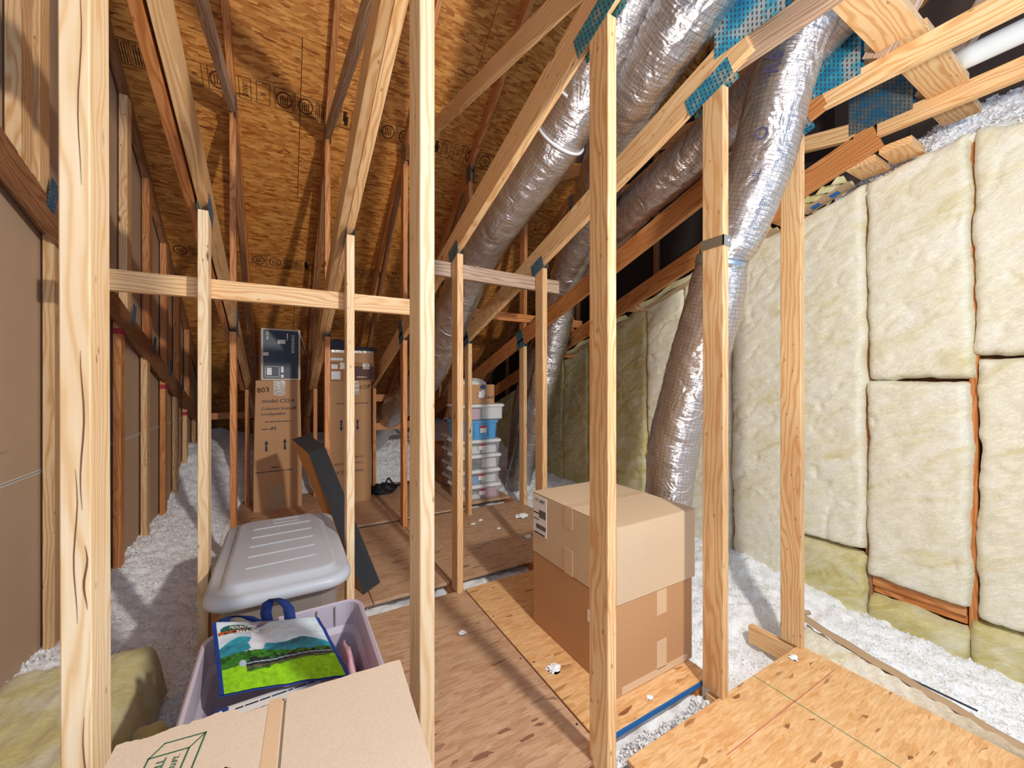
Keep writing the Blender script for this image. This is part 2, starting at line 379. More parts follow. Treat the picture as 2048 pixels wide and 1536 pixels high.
# ------------------------------------------------------------------ setting: floor
fl = empty('floor', (0, 0, 0), kind='structure')
box('ceiling_board', (-1.1, -1.2, -.27), (5.2, 9, -.25), M['drywall'], fl)
def panel(lo, hi, mat, name='floor_panel'):
    return box(name, lo, hi, M[mat], fl, bev=.002)
T = .018
panel((-.34, 1.015, -T), (.36, 2.235, 0), 'osb_floor')
panel((.363, 1.015, -T), (.955, 2.235, 0), 'osb_floor')
panel((.962, 1.055, -T), (1.60, 2.235, 0), 'osb_new')
joined('panel_edge', [(.965, 1.049, -T, 1.60, 1.0545, -.001)], M['blue_paint'], fl)
panel((-.34, 2.36, -T), (.445, 3.6, 0), 'osb_floor'); panel((.45, 2.36, -T), (.915, 3.6, 0), 'osb_floor')
panel((.92, 2.36, -T), (2.15, 3.6, 0), 'osb_floor')
panel((-.36, 3.63, -.004), (.88, 4.95, .016), 'osb_floor'); panel((.885, 3.63, -.004), (1.50, 4.95, .014), 'osb_floor')
panel((1.505, 3.72, -.004), (2.12, 4.95, .02), 'osb_floor')
panel((1.0, -.9, -T), (2.15, .963, 0), 'osb_new')
for k in range(-1, 4):
    X = XK[k]
    if k in (2, 3):
        beam('floor_joist', (X, -.9, -.064), (X, 1.19 if k == 3 else 1.02, -.064), .038, .089, M['pine'], fl)
        beam('floor_joist', (X, 1.06 if k == 2 else 1.6, -.064), (X, 7.2, -.064), .038, .089, M['pine_orange'], fl)
    else: beam('floor_joist', (X, -.9, -.064), (X, 7.2, -.064), .038, .089, M['pine_orange'], fl)
beam('floor_joist', (.9, .985, -.064), (.905, .3, -.064), .038, .089, M['pine'], fl)
beam('floor_joist', (-.3, 2.225, -.045), (.95, 2.225, -.045), .05, .03, M['pine'], fl, xa=(0, 0, 1))
# seam lines marked on the new panel
joined('chalk_line', [(1.75, .02, .0001, 1.754, .96, .0006)], simple('green_chalk', hexc('6e8a6a'), .9), fl)
joined('chalk_line', [(1.3, .80, .0001, 2.1, .803, .0006)], simple('red_chalk', hexc('c07060'), .9), fl)
for (x, y) in ((.98, 1.9), (.98, 1.5), (.94, 1.15), (.99, 1.12), (.94, 1.55)):
    link('nail', bbox_mesh(.007, .007, .002, bev=.002), M['black'], fl, Matrix.Translation((x, y, .001)))
# ------------------------------------------------------------------ setting: roof deck with separate panels
ce = empty('ceiling', (0, 0, 0), kind='structure')
c_ = math.cos(SL); s_ = math.sin(SL)
y_j = 3.06 - 1.0146 * 4
for r in range(10):
    y0 = y_j + 1.0146 * r; off = 0 if r % 2 else -1.22
    x = -1.1 + off
    while x < 5.2:
        x0 = max(x, -1.0); x1 = min(x + 2.436, 5.2)
        if x1 - x0 > .05:
            yc = y0 + .507; me = bbox_mesh(x1 - x0, 1.2165, .012, bev=.001)
            mw = Matrix.Translation(((x0 + x1) / 2, yc, deck_z(yc) + .007 * c_)) @ Matrix.Rotation(-SL, 4, 'X')
            link('roof_panel', me, M['osb_roof'], ce, mw)
        x += 2.44
bm_ = mesh([(-1.1, -1.1, deck_z(-1.1) + .05), (5.3, -1.1, deck_z(-1.1) + .05), (5.3, 9.2, deck_z(9.2) + .05), (-1.1, 9.2, deck_z(9.2) + .05)], [(0, 1, 2, 3)])
link('roof_underlay', bm_, M['drywall'], ce)
def deck_m(x, y, lift=.0012):
    # local x -> +X, local y -> up the slope, facing down into the attic
    ex = Vector((0, -c_, s_)); ey = Vector((1, 0, 0)) * -1
    m = Matrix((ex, ey, ex.cross(ey))).transposed().to_4x4(); m.translation = Vector((x, y, deck_z(y))) + Vector((0, -s_, -c_)) * lift
    return m
ink = simple('stamp_ink', hexc('3a2208'), .9)
def deck_strip(y, x0, x1, ph):
    # frames: bars in deck frame: u = up slope, v = -X
    x = x0; k = ph
    while x < x1:
        m = deck_m(x, y); kind = k % 7; wd = (.075, .085, .12, .15, .07, .075, .085)[kind]
        h = .075; b = []
        b += [(-h, -wd, 0, -h + .004, 0, .0006), (h - .004, -wd, 0, h, 0, .0006), (-h, -.004, 0, h, 0, .0006), (-h, -wd, 0, h, -wd + .004, .0006)]
        if kind in (4, 5):
            for q in range(4): b.append((-h + .012, -wd + .012 + q * .014, 0, h - .015 - .012 * (q % 2), -wd + .018 + q * .014, .0006))
        if kind == 2 or kind == 3:
            for q in range(20):
                a = q * math.pi / 10; cx = .052 * math.cos(a); cy = -wd / 2 + .048 * math.sin(a) * (1 if kind == 2 else 1)
                b.append((cx - .006, cy - .006, 0, cx + .006, cy + .006, .0006))
            for q in range(4): b.append((-.03, -wd / 2 - .024 + q * .014, 0, .03 - .008 * (q % 2), -wd / 2 - .018 + q * .014, .0006))
        if kind == 6:
            b.append((-.05, -.06, 0, .02, -.03, .0006)); b.append((-.02, -.045, 0, .055, -.02, .0006))
        joined('stamp_mark', b, ink, ce, m)
        if kind in (0, 1): text('stamp_text', '2000' if kind == 0 else '8', .045, m @ Matrix.Translation((-.05 if kind == 0 else -.015, -wd / 2 - .015, .0004)), ink, ce)
        x += wd + (.03 if kind in (0, 1) else .008); k += 1
deck_strip(3.42, -.27, 2.4, 0); deck_strip(3.42, -.92, -.34, 4); deck_strip(4.74, -.9, 1.9, 3); deck_strip(2.15, .3, 1.6, 2)
# ------------------------------------------------------------------ walls
wl = empty('wall_left', (XL, 0, 0), kind='structure')
for (z0, z1) in ((-.2, .856), (.864, 3.3), (3.304, 5.7)):
    for i, y0 in enumerate((-1.0, 1.6, 4.04, 6.48)):
        y1 = (1.595, 4.035, 6.475, 8.9)[i]
        zz = lambda y, z: min(z, deck_z(y) - .02)
        if deck_z(y0) < z0 + .1: continue
        V = []
        ys = np.linspace(y0, y1, 9)
        for xx in (XL - .02, XL):
            for y in ys: V += [(xx, y, z0), (xx, y, max(z0 + .002, zz(y, z1)))]
        n = 9; F = []
        for q in range(n - 1):
            a = 2 * q; F.append((a + 18, a + 20, a + 21, a + 19)); F.append((a, a + 1, a + 3, a + 2)); F.append((a + 1, a + 19, a + 21, a + 3))
        link('wall_panel', mesh(V, F), M['sheath'], wl)
joined('seam_tape', [(XL, -1, .852, XL + .0015, 8, .858), (XL, -1, .862, XL + .0015, 8, .868)], M['tape_white'], wl)
text('pencil_mark', '~6', .02, Matrix.Translation((XL + .001, 2.3, .98)) @ Euler((math.pi / 2, 0, math.pi / 2)).to_matrix().to_4x4(), M['kraft'], wl)
wr_ = empty('wall_right', (XR + .1, 0, 0), kind='structure')
WT = [(-.9, 2.42), (.40, 2.44), (.567, 2.49), (.93, 2.41), (1.31, 2.316), (2.59, 1.97), (3.53, 1.61), (7.8, .15)]
def wtop(y): return float(np.interp(y, [a for a, b in WT], [b for a, b in WT]))
ys = [a for a, b in WT]; V = []
for y in ys: V += [(XR + .12, y, -.25), (XR + .12, y, wtop(y) - .02), (XR + .14, y, -.25), (XR + .14, y, wtop(y) - .02)]
F = []
for q in range(len(ys) - 1):
    a = 4 * q; F += [(a, a + 1, a + 5, a + 4), (a + 2, a + 6, a + 7, a + 3), (a + 1, a + 3, a + 7, a + 5)]
link('wall_backing', mesh(V, F), M['dark_hole'], wr_)
SE = [-.65, -.246, .16, .567, .977, 1.375, 1.78, 2.19, 2.59, 3.0, 3.40, 3.86, 4.26, 4.67, 5.07, 5.48, 5.89, 6.3]
for y in SE:
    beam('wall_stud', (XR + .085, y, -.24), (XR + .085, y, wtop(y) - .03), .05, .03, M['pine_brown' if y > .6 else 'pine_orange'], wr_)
for a, b in zip(WT[:-1], WT[1:]):
    beam('top_plate', (XR + .10, a[0], a[1] - .025), (XR + .10, b[0], b[1] - .025), .07, .034, M['pine'], wr_)
beam('wall_blocking', (XR + .085, .59, .10), (XR + .085, .96, .10), .05, .05, M['pine_orange'], wr_)
beam('wall_blocking', (XR + .10, .59, .05), (XR + .10, .96, .05), .03, .045, M['pine_orange'], wr_)
# gable wall far to the right closes the dark part
gb = empty('wall_gable', (5.2, 0, 0), kind='structure')
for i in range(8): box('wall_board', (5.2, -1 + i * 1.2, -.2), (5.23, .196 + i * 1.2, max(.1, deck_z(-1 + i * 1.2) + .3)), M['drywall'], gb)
uw = empty('wall_upper', (XR + .35, 0, 0), kind='structure')  # added wall, stands in for the shadowed space beyond the last truss
shade_mat = simple('painted_shade', hexc('2a2523'), .9, var=.1)  # shade put into the colour: near-black sheet where the space lies in shadow
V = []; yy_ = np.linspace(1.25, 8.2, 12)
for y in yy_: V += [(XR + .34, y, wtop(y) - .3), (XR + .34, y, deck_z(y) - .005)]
link('shade_sheet', mesh(V, [(2 * i, 2 * i + 2, 2 * i + 3, 2 * i + 1) for i in range(11)]), shade_mat, uw)
for i in range(9): beam('upper_stud', (XR + .31, 1.5 + i * .61, wtop(1.5 + i * .61) - .2), (XR + .31, 1.5 + i * .61, deck_z(1.5 + i * .61) - .02), .05, .038, M['pine_brown'], uw)
# fibreglass batts on the right wall, every batt its own part
def batt(y0, y1, z0, z1, seed, mat='batt', puff=.05, name='insulation_batt', parent=None, topcut=True, res=.012):
    ny = max(8, int((y1 - y0) / res)); nz = max(8, int((z1 - z0) / res * .8))
    u = np.linspace(0, 1, ny)[:, None] * np.ones((1, nz)); v = np.linspace(0, 1, nz)[None, :] * np.ones((ny, 1))
    z0v = z0; Y = y0 + (y1 - y0) * u
    zt = np.interp(Y, [a for a, b in WT], [b + .025 for a, b in WT]) + .012 * fbm(Y * 12, Y * 0, 3, seed)
    Z = z0 + (np.minimum(z1, zt) - z0) * v
    er = .018 * fbm(Z * 7, Y * 0 + seed, 4, seed) ; Y = Y + er * np.abs(2 * u - 1) ** 3 + .012 * fbm(Z * 2.2, Y * 0 + seed * 3, 3, seed + 2) * (2 * u - 1) ** 2
    Z = Z + .016 * fbm(Y * 9, Z * 0 + seed * 2, 4, seed + 3) * np.abs(2 * v - 1) ** 4
    du = np.minimum(u, 1 - u) * (y1 - y0); dv = np.minimum(v, 1 - v) * np.maximum(z1 - z0, .01)
    prof = (1 - np.exp(-du / .009)) * (1 - np.exp(-dv / .009))
    X = XR + .09 - .09 * prof - puff * .35 * (fbm(Y * 4, Z * 3, 4, seed) * .5 + .3 * fbm(Y * 16 + Z * 5, Z * 26, 4, seed + 7)) * prof
    cre = np.abs(fbm(Y * 3 + 5, Z * 5 + 2 * Y, 3, seed + 11)); X = X + .010 * np.exp(-(cre / .035) ** 2) * prof
    Vv = np.stack([X, Y, Z], -1).reshape(-1, 3)
    me = np_mesh(Vv, grid_faces(ny, nz)); me.flip_normals()
    return link(name, me, M[mat], parent or wr_, None, True)
sd = 1
for i in range(len(SE) - 1):
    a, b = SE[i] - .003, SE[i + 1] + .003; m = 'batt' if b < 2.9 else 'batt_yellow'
    sd += 1
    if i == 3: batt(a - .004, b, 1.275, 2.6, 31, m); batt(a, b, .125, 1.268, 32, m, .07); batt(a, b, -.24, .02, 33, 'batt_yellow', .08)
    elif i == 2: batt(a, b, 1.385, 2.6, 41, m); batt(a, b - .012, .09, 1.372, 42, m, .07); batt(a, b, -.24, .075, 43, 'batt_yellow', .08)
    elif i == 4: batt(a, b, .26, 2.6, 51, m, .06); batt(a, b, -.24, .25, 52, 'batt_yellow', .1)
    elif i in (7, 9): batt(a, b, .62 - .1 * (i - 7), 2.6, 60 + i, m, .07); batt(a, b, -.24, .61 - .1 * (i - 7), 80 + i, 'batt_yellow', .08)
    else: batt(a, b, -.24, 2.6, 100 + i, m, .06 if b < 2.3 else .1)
# ------------------------------------------------------------------ blown insulation heightfield
def insul_z(X, Y):
    z = -.075 + 0 * X
    z = z + .13 * np.clip((-X - .45) / .4, 0, 1) * np.clip((Y - .2), 0, 1)                    # piles against the left wall
    z = z + .05 * np.clip((Y - 3) / 2, 0, 1) * (X < -.3)
    z = z + .42 * np.clip((Y - 4.9) / .9, 0, 1)
    z = z - .05 * np.exp(-((X - 2.13) / .10) ** 2) * (Y < 1.3) + .06 * np.clip((X - 2.5) / .4, 0, 1) * np.clip((Y - 1.1) / .6, 0, 1) - .05 * np.clip((1.2 - Y) / .8, 0, 1) * (X > 2.1)
    z = z + .10 * np.clip((Y - 2.6), 0, 1) * np.clip((X - 2.2) / .3, 0, 1)
    n = .030 * fbm(X * 4, Y * 4, 3, 3) + .030 * fbm(X * 17, Y * 17, 5, 9)
    pl = ((X > -.36) & (X < 2.14) & (Y > 2.34) & (Y < 4.96)) | ((X > -.36) & (X < 1.62) & (Y > 1.0) & (Y < 2.25)) | ((X > .98) & (X < 2.17) & (Y < .98))
    return np.where(pl, np.minimum(z + n, -.03), z + n)
nx, ny = 300, 620
xs = np.linspace(XL + .001, XR + .05, nx); ysv = np.linspace(-.4, 7.9, ny)
X, Y = np.meshgrid(xs, ysv, indexing='ij'); Z = insul_z(X, Y)
V1 = np.stack([X, Y, Z], -1).reshape(-1, 3); F1 = grid_faces(nx, ny)
def flakes(n, xr, yr, zf, size=.011, pw=1):
    x = RNG.uniform(*xr, n); y = yr[0] + (yr[1] - yr[0]) * RNG.uniform(0, 1, n) ** pw; z = zf(x, y) + RNG.uniform(-.003, .006, n)
    c = np.stack([x, y, z], -1); d = RNG.normal(size=(n, 3)); d /= np.linalg.norm(d, axis=1)[:, None]
    e = np.cross(d, RNG.normal(size=(n, 3))); e /= np.linalg.norm(e, axis=1)[:, None]; f = np.cross(d, e)
    s = size * RNG.uniform(.4, 1.3, (n, 1)); s2 = s * RNG.uniform(.3, .9, (n, 1))
    return np.stack([c - d * s - e * s2, c + d * s - e * s2 * .4 + f * s2 * .6, c + d * s * .8 + e * s2, c - d * s * .9 + e * s2 + f * s2 * .5], 1).reshape(-1, 3)
fk = [flakes(20000, (XL, -.3), (1.6, 5.5), insul_z, .0065, 1.4), flakes(26000, (1.62, XR), (.97, 4.6), insul_z, .0055), flakes(12000, (2.16, XR), (-.3, .97), insul_z, .005),
      flakes(9000, (.4, 2.0), (4.96, 6.6), insul_z, .014), flakes(3500, (.98, 1.62), (.97, 1.05), insul_z, .008), flakes(2500, (-.3, 2.1), (2.25, 2.35), insul_z, .008)]
V2 = np.concatenate(fk); k0 = len(V1); F2 = np.arange(len(V2)).reshape(-1, 4) + k0
ob = link('blown_insulation', np_mesh(np.concatenate([V1, V2]), np.concatenate([F1, F2])), M['wool'], None, None, True)
tag(ob, 'loose white blown insulation spread between the floor joists and along both walls', 'insulation', None, 'stuff')
# insulation heap on top of the ceiling beyond the right wall
xs = np.linspace(XR + .02, 5.15, 110); ysv = np.linspace(-.9, 2.2, 150); X, Y = np.meshgrid(xs, ysv, indexing='ij')
hz = lambda X, Y: 2.47 + .85 * np.clip(X - 3.06, 0, .5) + .05 * fbm(X * 5, Y * 5, 4, 21) + .02 * fbm(X * 22, Y * 22, 4, 22) - .45 * np.clip(Y - .75, 0, 3)
Z = hz(X, Y); V1 = np.stack([X, Y, Z], -1).reshape(-1, 3); V2 = flakes(16000, (XR + .05, 4.2), (-.7, 1.2), hz, .012)
ob = link('ceiling_insulation', np_mesh(np.concatenate([V1, V2]), np.concatenate([grid_faces(110, 150), np.arange(len(V2)).reshape(-1, 4) + len(V1)])), M['wool'], None, None, True)
tag(ob, 'white loose insulation heaped behind the top of the batt covered wall', 'insulation', None, 'stuff')
beam('trim_1', (XR + .17, -.8, 2.50), (XR + .17, .62, 2.50), .09, .036, M['pine'], None, kind='structure')
# ------------------------------------------------------------------ trusses
def plate(parent, X, side, y, z, w_, h_, ang, mat='plate'):
    """nail plate on the face X+side*.019 ; local x along the member"""
    ex = Vector((0, math.cos(ang), -math.sin(ang))); ez = Vector((side, 0, 0)); ey = ez.cross(ex)
    m = Matrix((ex, ey, ez)).transposed().to_4x4(); m.translation = (X + side * .0202, y, z)
    return link('nail_plate', bbox_mesh(w_, h_, .002, bev=.0004), M[mat], parent, m)
names = {-2: 'truss fixed against the brown board wall with close set vertical studs',
         -1: 'truss with the thick pale leftmost front post and paired chords',
         0: 'truss whose front post stands on the walkway right of the open tote',
         1: 'truss whose front post hides the near corner of the stacked brown boxes',
         2: 'truss whose front post is strapped to the silver duct',
         3: 'truss with the rightmost front post, by the corner of the bright floor panel',
         4: 'truss nearest the batt wall with a large grey blue plate and no posts'}
PM = {-1: ('pine_pale', 'pine_pale', 'pine_orange'), 0: ('pine_pale', 'pine_pale', 'pine_orange'), 1: ('pine', 'pine', 'pine_orange'), 2: ('pine', 'pine', 'pine'), 3: ('pine', 'pine', 'pine')}
for k in range(-2, 5):
    X = XK[k]; side = -1 if k >= 0 else 1
    T_ = empty('roof_truss', (X, 0, 0), 'roof ' + names[k], 'truss', 'roof trusses running away from the camera')
    cm = {-2: 'pine_brown', -1: 'pine', 0: 'pine', 1: 'pine', 2: 'pine', 3: 'pine_orange', 4: 'pine_orange'}[k]
    d = .14; hv = d / 2 / math.cos(SC)
    yA = .86 if k > 0 else .5; yB = 7.9
    beam('bottom_chord', (X, yA, chord_z(yA) + hv), (X, yB, chord_z(yB) + hv), .038, d, M[cm], T_)
    if k in (-1, 0):
        beam('sister_chord', (X - (.0385 if k == 0 else .047), .5, chord_z(.5) + hv + .001), (X - (.0385 if k == 0 else .047), 4.9, chord_z(4.9) + hv), .036, d, M['pine_orange' if k == -1 else 'pine'], T_)
    if k == -2: beam('sister_chord', (X + .030, .3, chord_z(.3) + hv - .06), (X + .030, 6.2, chord_z(6.2) + hv - .02), .022, .14, M['pine_brown'], T_)
    zf = {1: 2.47, 2: 2.50, 3: 2.505, 4: 2.565}.get(k)
    if zf: beam('ceiling_tie', (X + (.001 if k != 2 else .03), -1.0, zf + .0445), (X + (.001 if k != 2 else .03), .86 if k != 2 else 1.05, zf + .0445), .038, .089, M['pine' if k != 2 else 'pine_grey'], T_)
    y0, y1 = -1.0, 8.2; ht = .0535
    beam('top_chord', (X, y0, top_z(y0) + ht), (X, y1, top_z(y1) + ht), .038, .089, M['pine_orange' if k > -2 else 'pine_brown'], T_)
    if k > -2:
        # webs
        z_n = top_z(3.4)
        beam('web', (X, 3.48, chord_z(3.48) + .15), (X, 3.46, top_z(3.46)), .038, .089, M['pine_orange'], T_)
        if k != 2: beam('web', (X, .95, chord_z(.95) + .17), (X, 3.36, z_n - .08), .038, .089, M['pine_grey' if k < 1 else 'pine'], T_)
        beam('web', (X, 3.56, top_z(3.56) - .08), (X, 5.9, chord_z(5.9) + .15), .038, .064, M['pine_brown'], T_)
        beam('web', (X, 5.98, chord_z(5.98) + .15), (X, 5.98, top_z(5.98)), .038, .064, M['pine_brown'], T_)
        for s2 in (-1, 1): plate(T_, X, s2, 3.43, z_n - .06, .10, .17, 0, 'plate_grey')
        for s2 in (-1, 1): plate(T_, X, s2, 3.52, chord_z(3.52) + .10, .12, .12, SC, 'plate')
        if k > 0:
            beam('web', (X, .68, (zf or 2.5) + .10), (X, -.6, 4.6), .038, .089, M['pine_grey'], T_)
    rows = ROWS[:4] + ((6.05,) if k in (-1, 0) else ())
    for r, y in enumerate(rows):
        if k in (-2, 4): break
        zt = chord_z(y + .045) - .002; m = PM[k][min(r, 2)] if r < 3 else 'pine_orange'
        zb = 0 if r < 3 or k < 0 else .016
        if r == 0: zb = 0 if k in (2, 3) else -.02
        if r == 3 and k < 1: zb = .016
        if r == 2 and k == -1: zb = 0
        dx = {(-1, 0): .002}.get((k, r), 0)
        beam('post', (X + dx * 3, y, zb), (X, y, zt), .038, .089, M[m], T_)
        if r < 3:
            for s2 in (-1, 1): plate(T_, X, s2, y + .02, chord_z(y) + .005, .20 if r == 0 else .14, .085, SC, 'plate' if r else 'plate_cyan')
    if k == -2:
        for y in (2.36, 2.50, 3.02, 3.6, 4.1, 4.62, 5.1, 5.6):
            beam('gable_stud', (X + .004, y, chord_z(y) + .10), (X + .004, y, top_z(y) + .03), .044, .085, M['pine' if y < 3.7 else 'pine_orange'], T_)
        for y in (2.63, 3.48, 4.05, 4.59, 5.05, 5.5, 6.0):
            o = beam('gable_stud', (X + .004, y, -.05), (X + .004, y, chord_z(y) + .01), .038, .075, M['pine_orange' if y in (2.25, 3.48, 4.59) else 'pine'], T_)
            if y in (3.48, 4.59, 5.5): lb = beam('red_mark', (X + .004, y, chord_z(y) - .07), (X + .004, y, chord_z(y) - .03), .0396, .077, M['red_paint'], T_)
        for y in (2.5, 3.6, 4.1, 4.62, 5.1): plate(T_, X + .024, 1, y + .02, chord_z(y) + .12, .07, .14, SC, 'plate')
    # big splice plates
    if k >= 1:
        pm = 'plate_cyan' if k < 4 else 'plate_grey'
        plate(T_, X, -1, .85, zf + .165, .26, .205, 0, pm)
        plate(T_, X, 1, .85, zf + .165, .26, .205, 0, pm)
T1 = [o for o in C.objects if o.name.startswith('roof_truss') and abs(o.location.x + .305) < .01][0]
for (x0, z0, z1, w_) in ((-.296, 1.60, 1.95, .0018), (-.293, 1.05, 1.32, .003), (-.301, .86, 1.12, .0022), (-.290, .48, .70, .0025), (-.298, 2.0, 2.4, .0012), (-.289, .88, .99, .004), (-.299, .10, .36, .0022)):
    V = []; n = 9
    for q in range(n + 1):
        z = z0 + (z1 - z0) * q / n; ww = w_ * .3 * math.sin(math.pi * q / n) + .0002; xx = x0 + .0022 * math.sin(q * .9 + z0 * 9)
        V += [(xx - ww, .9447, z), (xx + ww, .9447, z)]
    link('split', mesh(V, [(2 * q, 2 * q + 1, 2 * q + 3, 2 * q + 2) for q in range(n)]), M['dark_hole'], T1)
# horizontal braces
bg = 'horizontal braces nailed across the trusses'
beam('cross_brace', (-.74, 2.318, 1.695), (.66, 2.318, 1.695), .09, .038, M['pine'], None, xa=(0, 0, 1), label='long pale 2x4 brace running from the brown board wall across to the third truss', cat='brace', group=bg)
beam('cross_brace', (.66, 2.318, 1.95), (1.72, 2.318, 1.935), .09, .038, M['pine_grey'], None, xa=(0, 0, 1), label='short weathered brace in front of the big silver duct', cat='brace', group=bg)
beam('cross_brace', (1.5, 3.42, 1.90), (2.86, 3.42, 1.88), .08, .03, M['pine_orange'], None, xa=(0, 0, 1), label='thin brace far behind the weathered one, above the plastic tote stack', cat='brace', group=bg)
beam('cross_brace', (.93, 4.86, 1.06), (1.6, 4.86, 1.05), .085, .032, M['pine_orange'], None, xa=(0, 0, 1), label='upper of two short braces right of the plain carton', cat='brace', group=bg)
beam('cross_brace', (.93, 4.86, .72), (1.6, 4.86, .735), .085, .032, M['pine_orange'], None, xa=(0, 0, 1), label='lower of two short braces right of the plain carton', cat='brace', group=bg)
beam('cross_brace', (-.9, 6.12, .82), (-.32, 6.12, .82), .08, .032, M['pine_orange'], None, xa=(0, 0, 1), label='low brace in the dark corner left of the loudspeaker carton', cat='brace', group=bg)
# blocks between the ceiling ties
g2 = 'flat blocks between the ceiling ties at the upper right'
def block(x0, x1, y, z, w_, mat, lab, rot=0):
    return beam('ceiling_block', (x0, y, z), (x1, y + rot, z), .038, w_, M[mat], None, xa=(0, 0, 1), label=lab, cat='block', group=g2)
block(XK[2] + .055, XK[3] - .022, .60, 2.635, .14, 'pine', 'flat wooden block left of the white pipe, above the blue plate')
block(XK[3] + .022, XK[4] - .022, .60, 2.66, .14, 'pine', 'flat wooden block meeting the truss nearest the batts')
block(XK[4] + .022, XR + .12, .62, 2.64, .14, 'pine', 'flat wooden block over the top of the batt wall')
block(XK[4] + .022, XR + .05, .80, 2.50, .13, 'pine', 'flat block against the wall, right one of the touching pair')
block(XK[4] + .022, XR + .05, .945, 2.475, .13, 'pine', 'flat block against the wall, left one of the touching pair')
block(XK[4] + .022, XR + .05, 1.36, 2.33, .13, 'pine_orange', 'flat block behind the rightmost front post')
block(XK[4] + .022, XR + .05, 2.62, 1.93, .13, 'pine', 'flat block high above the stacked brown boxes')
block(XK[4] + .022, XR + .05, 3.72, 1.55, .13, 'pine_orange', 'flat block at the far end of the batt wall')
# kraft faced batts lying on the slope between the last truss and the wall
for i, (a, b, lab) in enumerate(((1.03, 1.28, 'kraft faced batt with blue print lying on the slope above the wall'), (1.44, 2.53, 'long sloping batt seen behind the silver duct strap'), (2.72, 3.62, 'sloping dim batt above the far end of the batt wall'))):
    zc = lambda y: chord_z(y) - .03
    r_ = empty('slope_batt', (XK[4] + .1, a, zc(a)), lab, 'insulation', 'batts on the slope above the wall')
    n = 24; V = []; nw = 10
    for p in range(n):
        y = a + (b - a) * p / (n - 1)
        for q in range(nw):
            xx = XK[4] + .022 + .21 * q / (nw - 1); V.append((xx, y, zc(y) + .02 + .012 * math.sin(q * 1.3 + p * .9)))
    me = np_mesh(np.array(V), grid_faces(n, nw)); link('fibre', me, M['batt_yellow'], r_, None, True)
    beam('kraft_facing', (XR - .02, a, zc(a) + .012), (XR - .02, b, zc(b) + .012), .11, .004, M['kraft'], r_)
    if i == 0:
        for yy in (1.09, 1.19): beam('blue_print', (XR - .02, yy, zc(yy) + .0085), (XR - .02, yy + .045, zc(yy + .045) + .0085), .05, .003, M['blue_paint'], r_)
# ------------------------------------------------------------------ ducts
def duct(name, path, rad, mat, label, **kw):
    r_ = empty(name, path[-1], label, 'duct', 'silver flexible ducts')
    tube('foil_jacket', path, rad, M[mat], r_, **kw); return r_
d1 = duct('flexible_duct', [(1.24, .30, 3.40), (1.22, .85, 3.06), (1.23, 1.32, 2.76), (1.24, 1.66, 2.52), (1.22, 2.12, 2.36), (1.22, 2.57, 2.19), (1.22, 3.16, 1.76), (1.2, 3.83, 1.25), (1.12, 4.9, .84), (1.1, 5.7, .45)], [.14, .14, .135, .13, .15, .155, .155, .155, .155, .155], 'foil',
     'large silver duct with two white ties descending left of the strapped post', wr=.03, seed=1)
def ring_at(path_c, d, rad, mat, parent, name='tie_band', wdt=.012):
    c = Vector(path_c); d = Vector(d).normalized(); o = d * wdt / 2
    return tube(name, [c - o, c + o], rad, M[mat], parent, n=40, step=wdt / 2)
ring_at((1.236, 1.50, 2.64), (.0, .34, -.24), .141, 'white_plastic', d1); ring_at((1.241, 1.65, 2.53), (.0, .40, -.22), .142, 'white_plastic', d1)
duct('flexible_duct', [(1.34, .35, 3.12), (1.37, .70, 2.93), (1.40, 1.0, 2.77), (1.44, 1.27, 2.68), (1.60, 1.62, 2.63), (1.98, 2.29, 2.46), (2.23, 2.9, 2.14), (2.33, 3.2, 1.7), (2.35, 3.45, 1.15), (2.40, 3.75, .65), (2.46, 4.15, -.05)], [.15, .15, .15, .145, .145, .15, .15, .145, .14, .14, .15], 'foil',
     'long silver duct that bends down to the floor behind the stacked totes', wr=.035, rib=.05, seed=2)
duct('flexible_duct', [(2.0, .55, 2.95), (2.02, 1.0, 2.72), (2.04, 1.5, 2.55), (2.08, 1.95, 2.44), (2.27, 2.57, 2.30), (2.38, 3.15, 2.0), (2.42, 3.6, 1.55), (2.45, 3.97, .95), (2.5, 4.22, .2)], [.13] * 9, 'foil_warm',
     'dull silver duct resting on the chord right of the strapped post', wr=.03, seed=3)
d4 = duct('flexible_duct', [(1.83, .62, 2.95), (1.83, .80, 2.72), (1.83, .89, 2.52), (1.83, .975, 2.22), (1.82, 1.08, 1.95), (1.815, 1.14, 1.84), (1.83, 1.19, 1.66), (1.85, 1.31, 1.32), (1.87, 1.445, .94), (1.88, 1.50, .62), (1.87, 1.56, .2), (1.87, 1.6, -.1)], [.11, .115, .125, .13, .125, .108, .13, .14, .135, .125, .13, .13], 'foil',
     'bright silver duct strapped to a post, ending behind the stacked boxes', wr=.035, seed=4)
duct('flexible_duct', [(2.47, .62, 3.16), (2.42, .9, 2.98), (2.36, 1.2, 2.78), (2.3, 1.6, 2.68)], [.12] * 4, 'scrim', 'cream gridded duct end behind the blue nail plate', wr=.02, seed=6)
duct('flexible_duct', [(1.46, .45, 3.42), (1.50, .85, 3.24), (1.52, 1.3, 3.02), (1.55, 2.0, 2.78)], [.17] * 4, 'foil', 'thin silver duct along the top edge left of the duct bundle', wr=.02, seed=8)
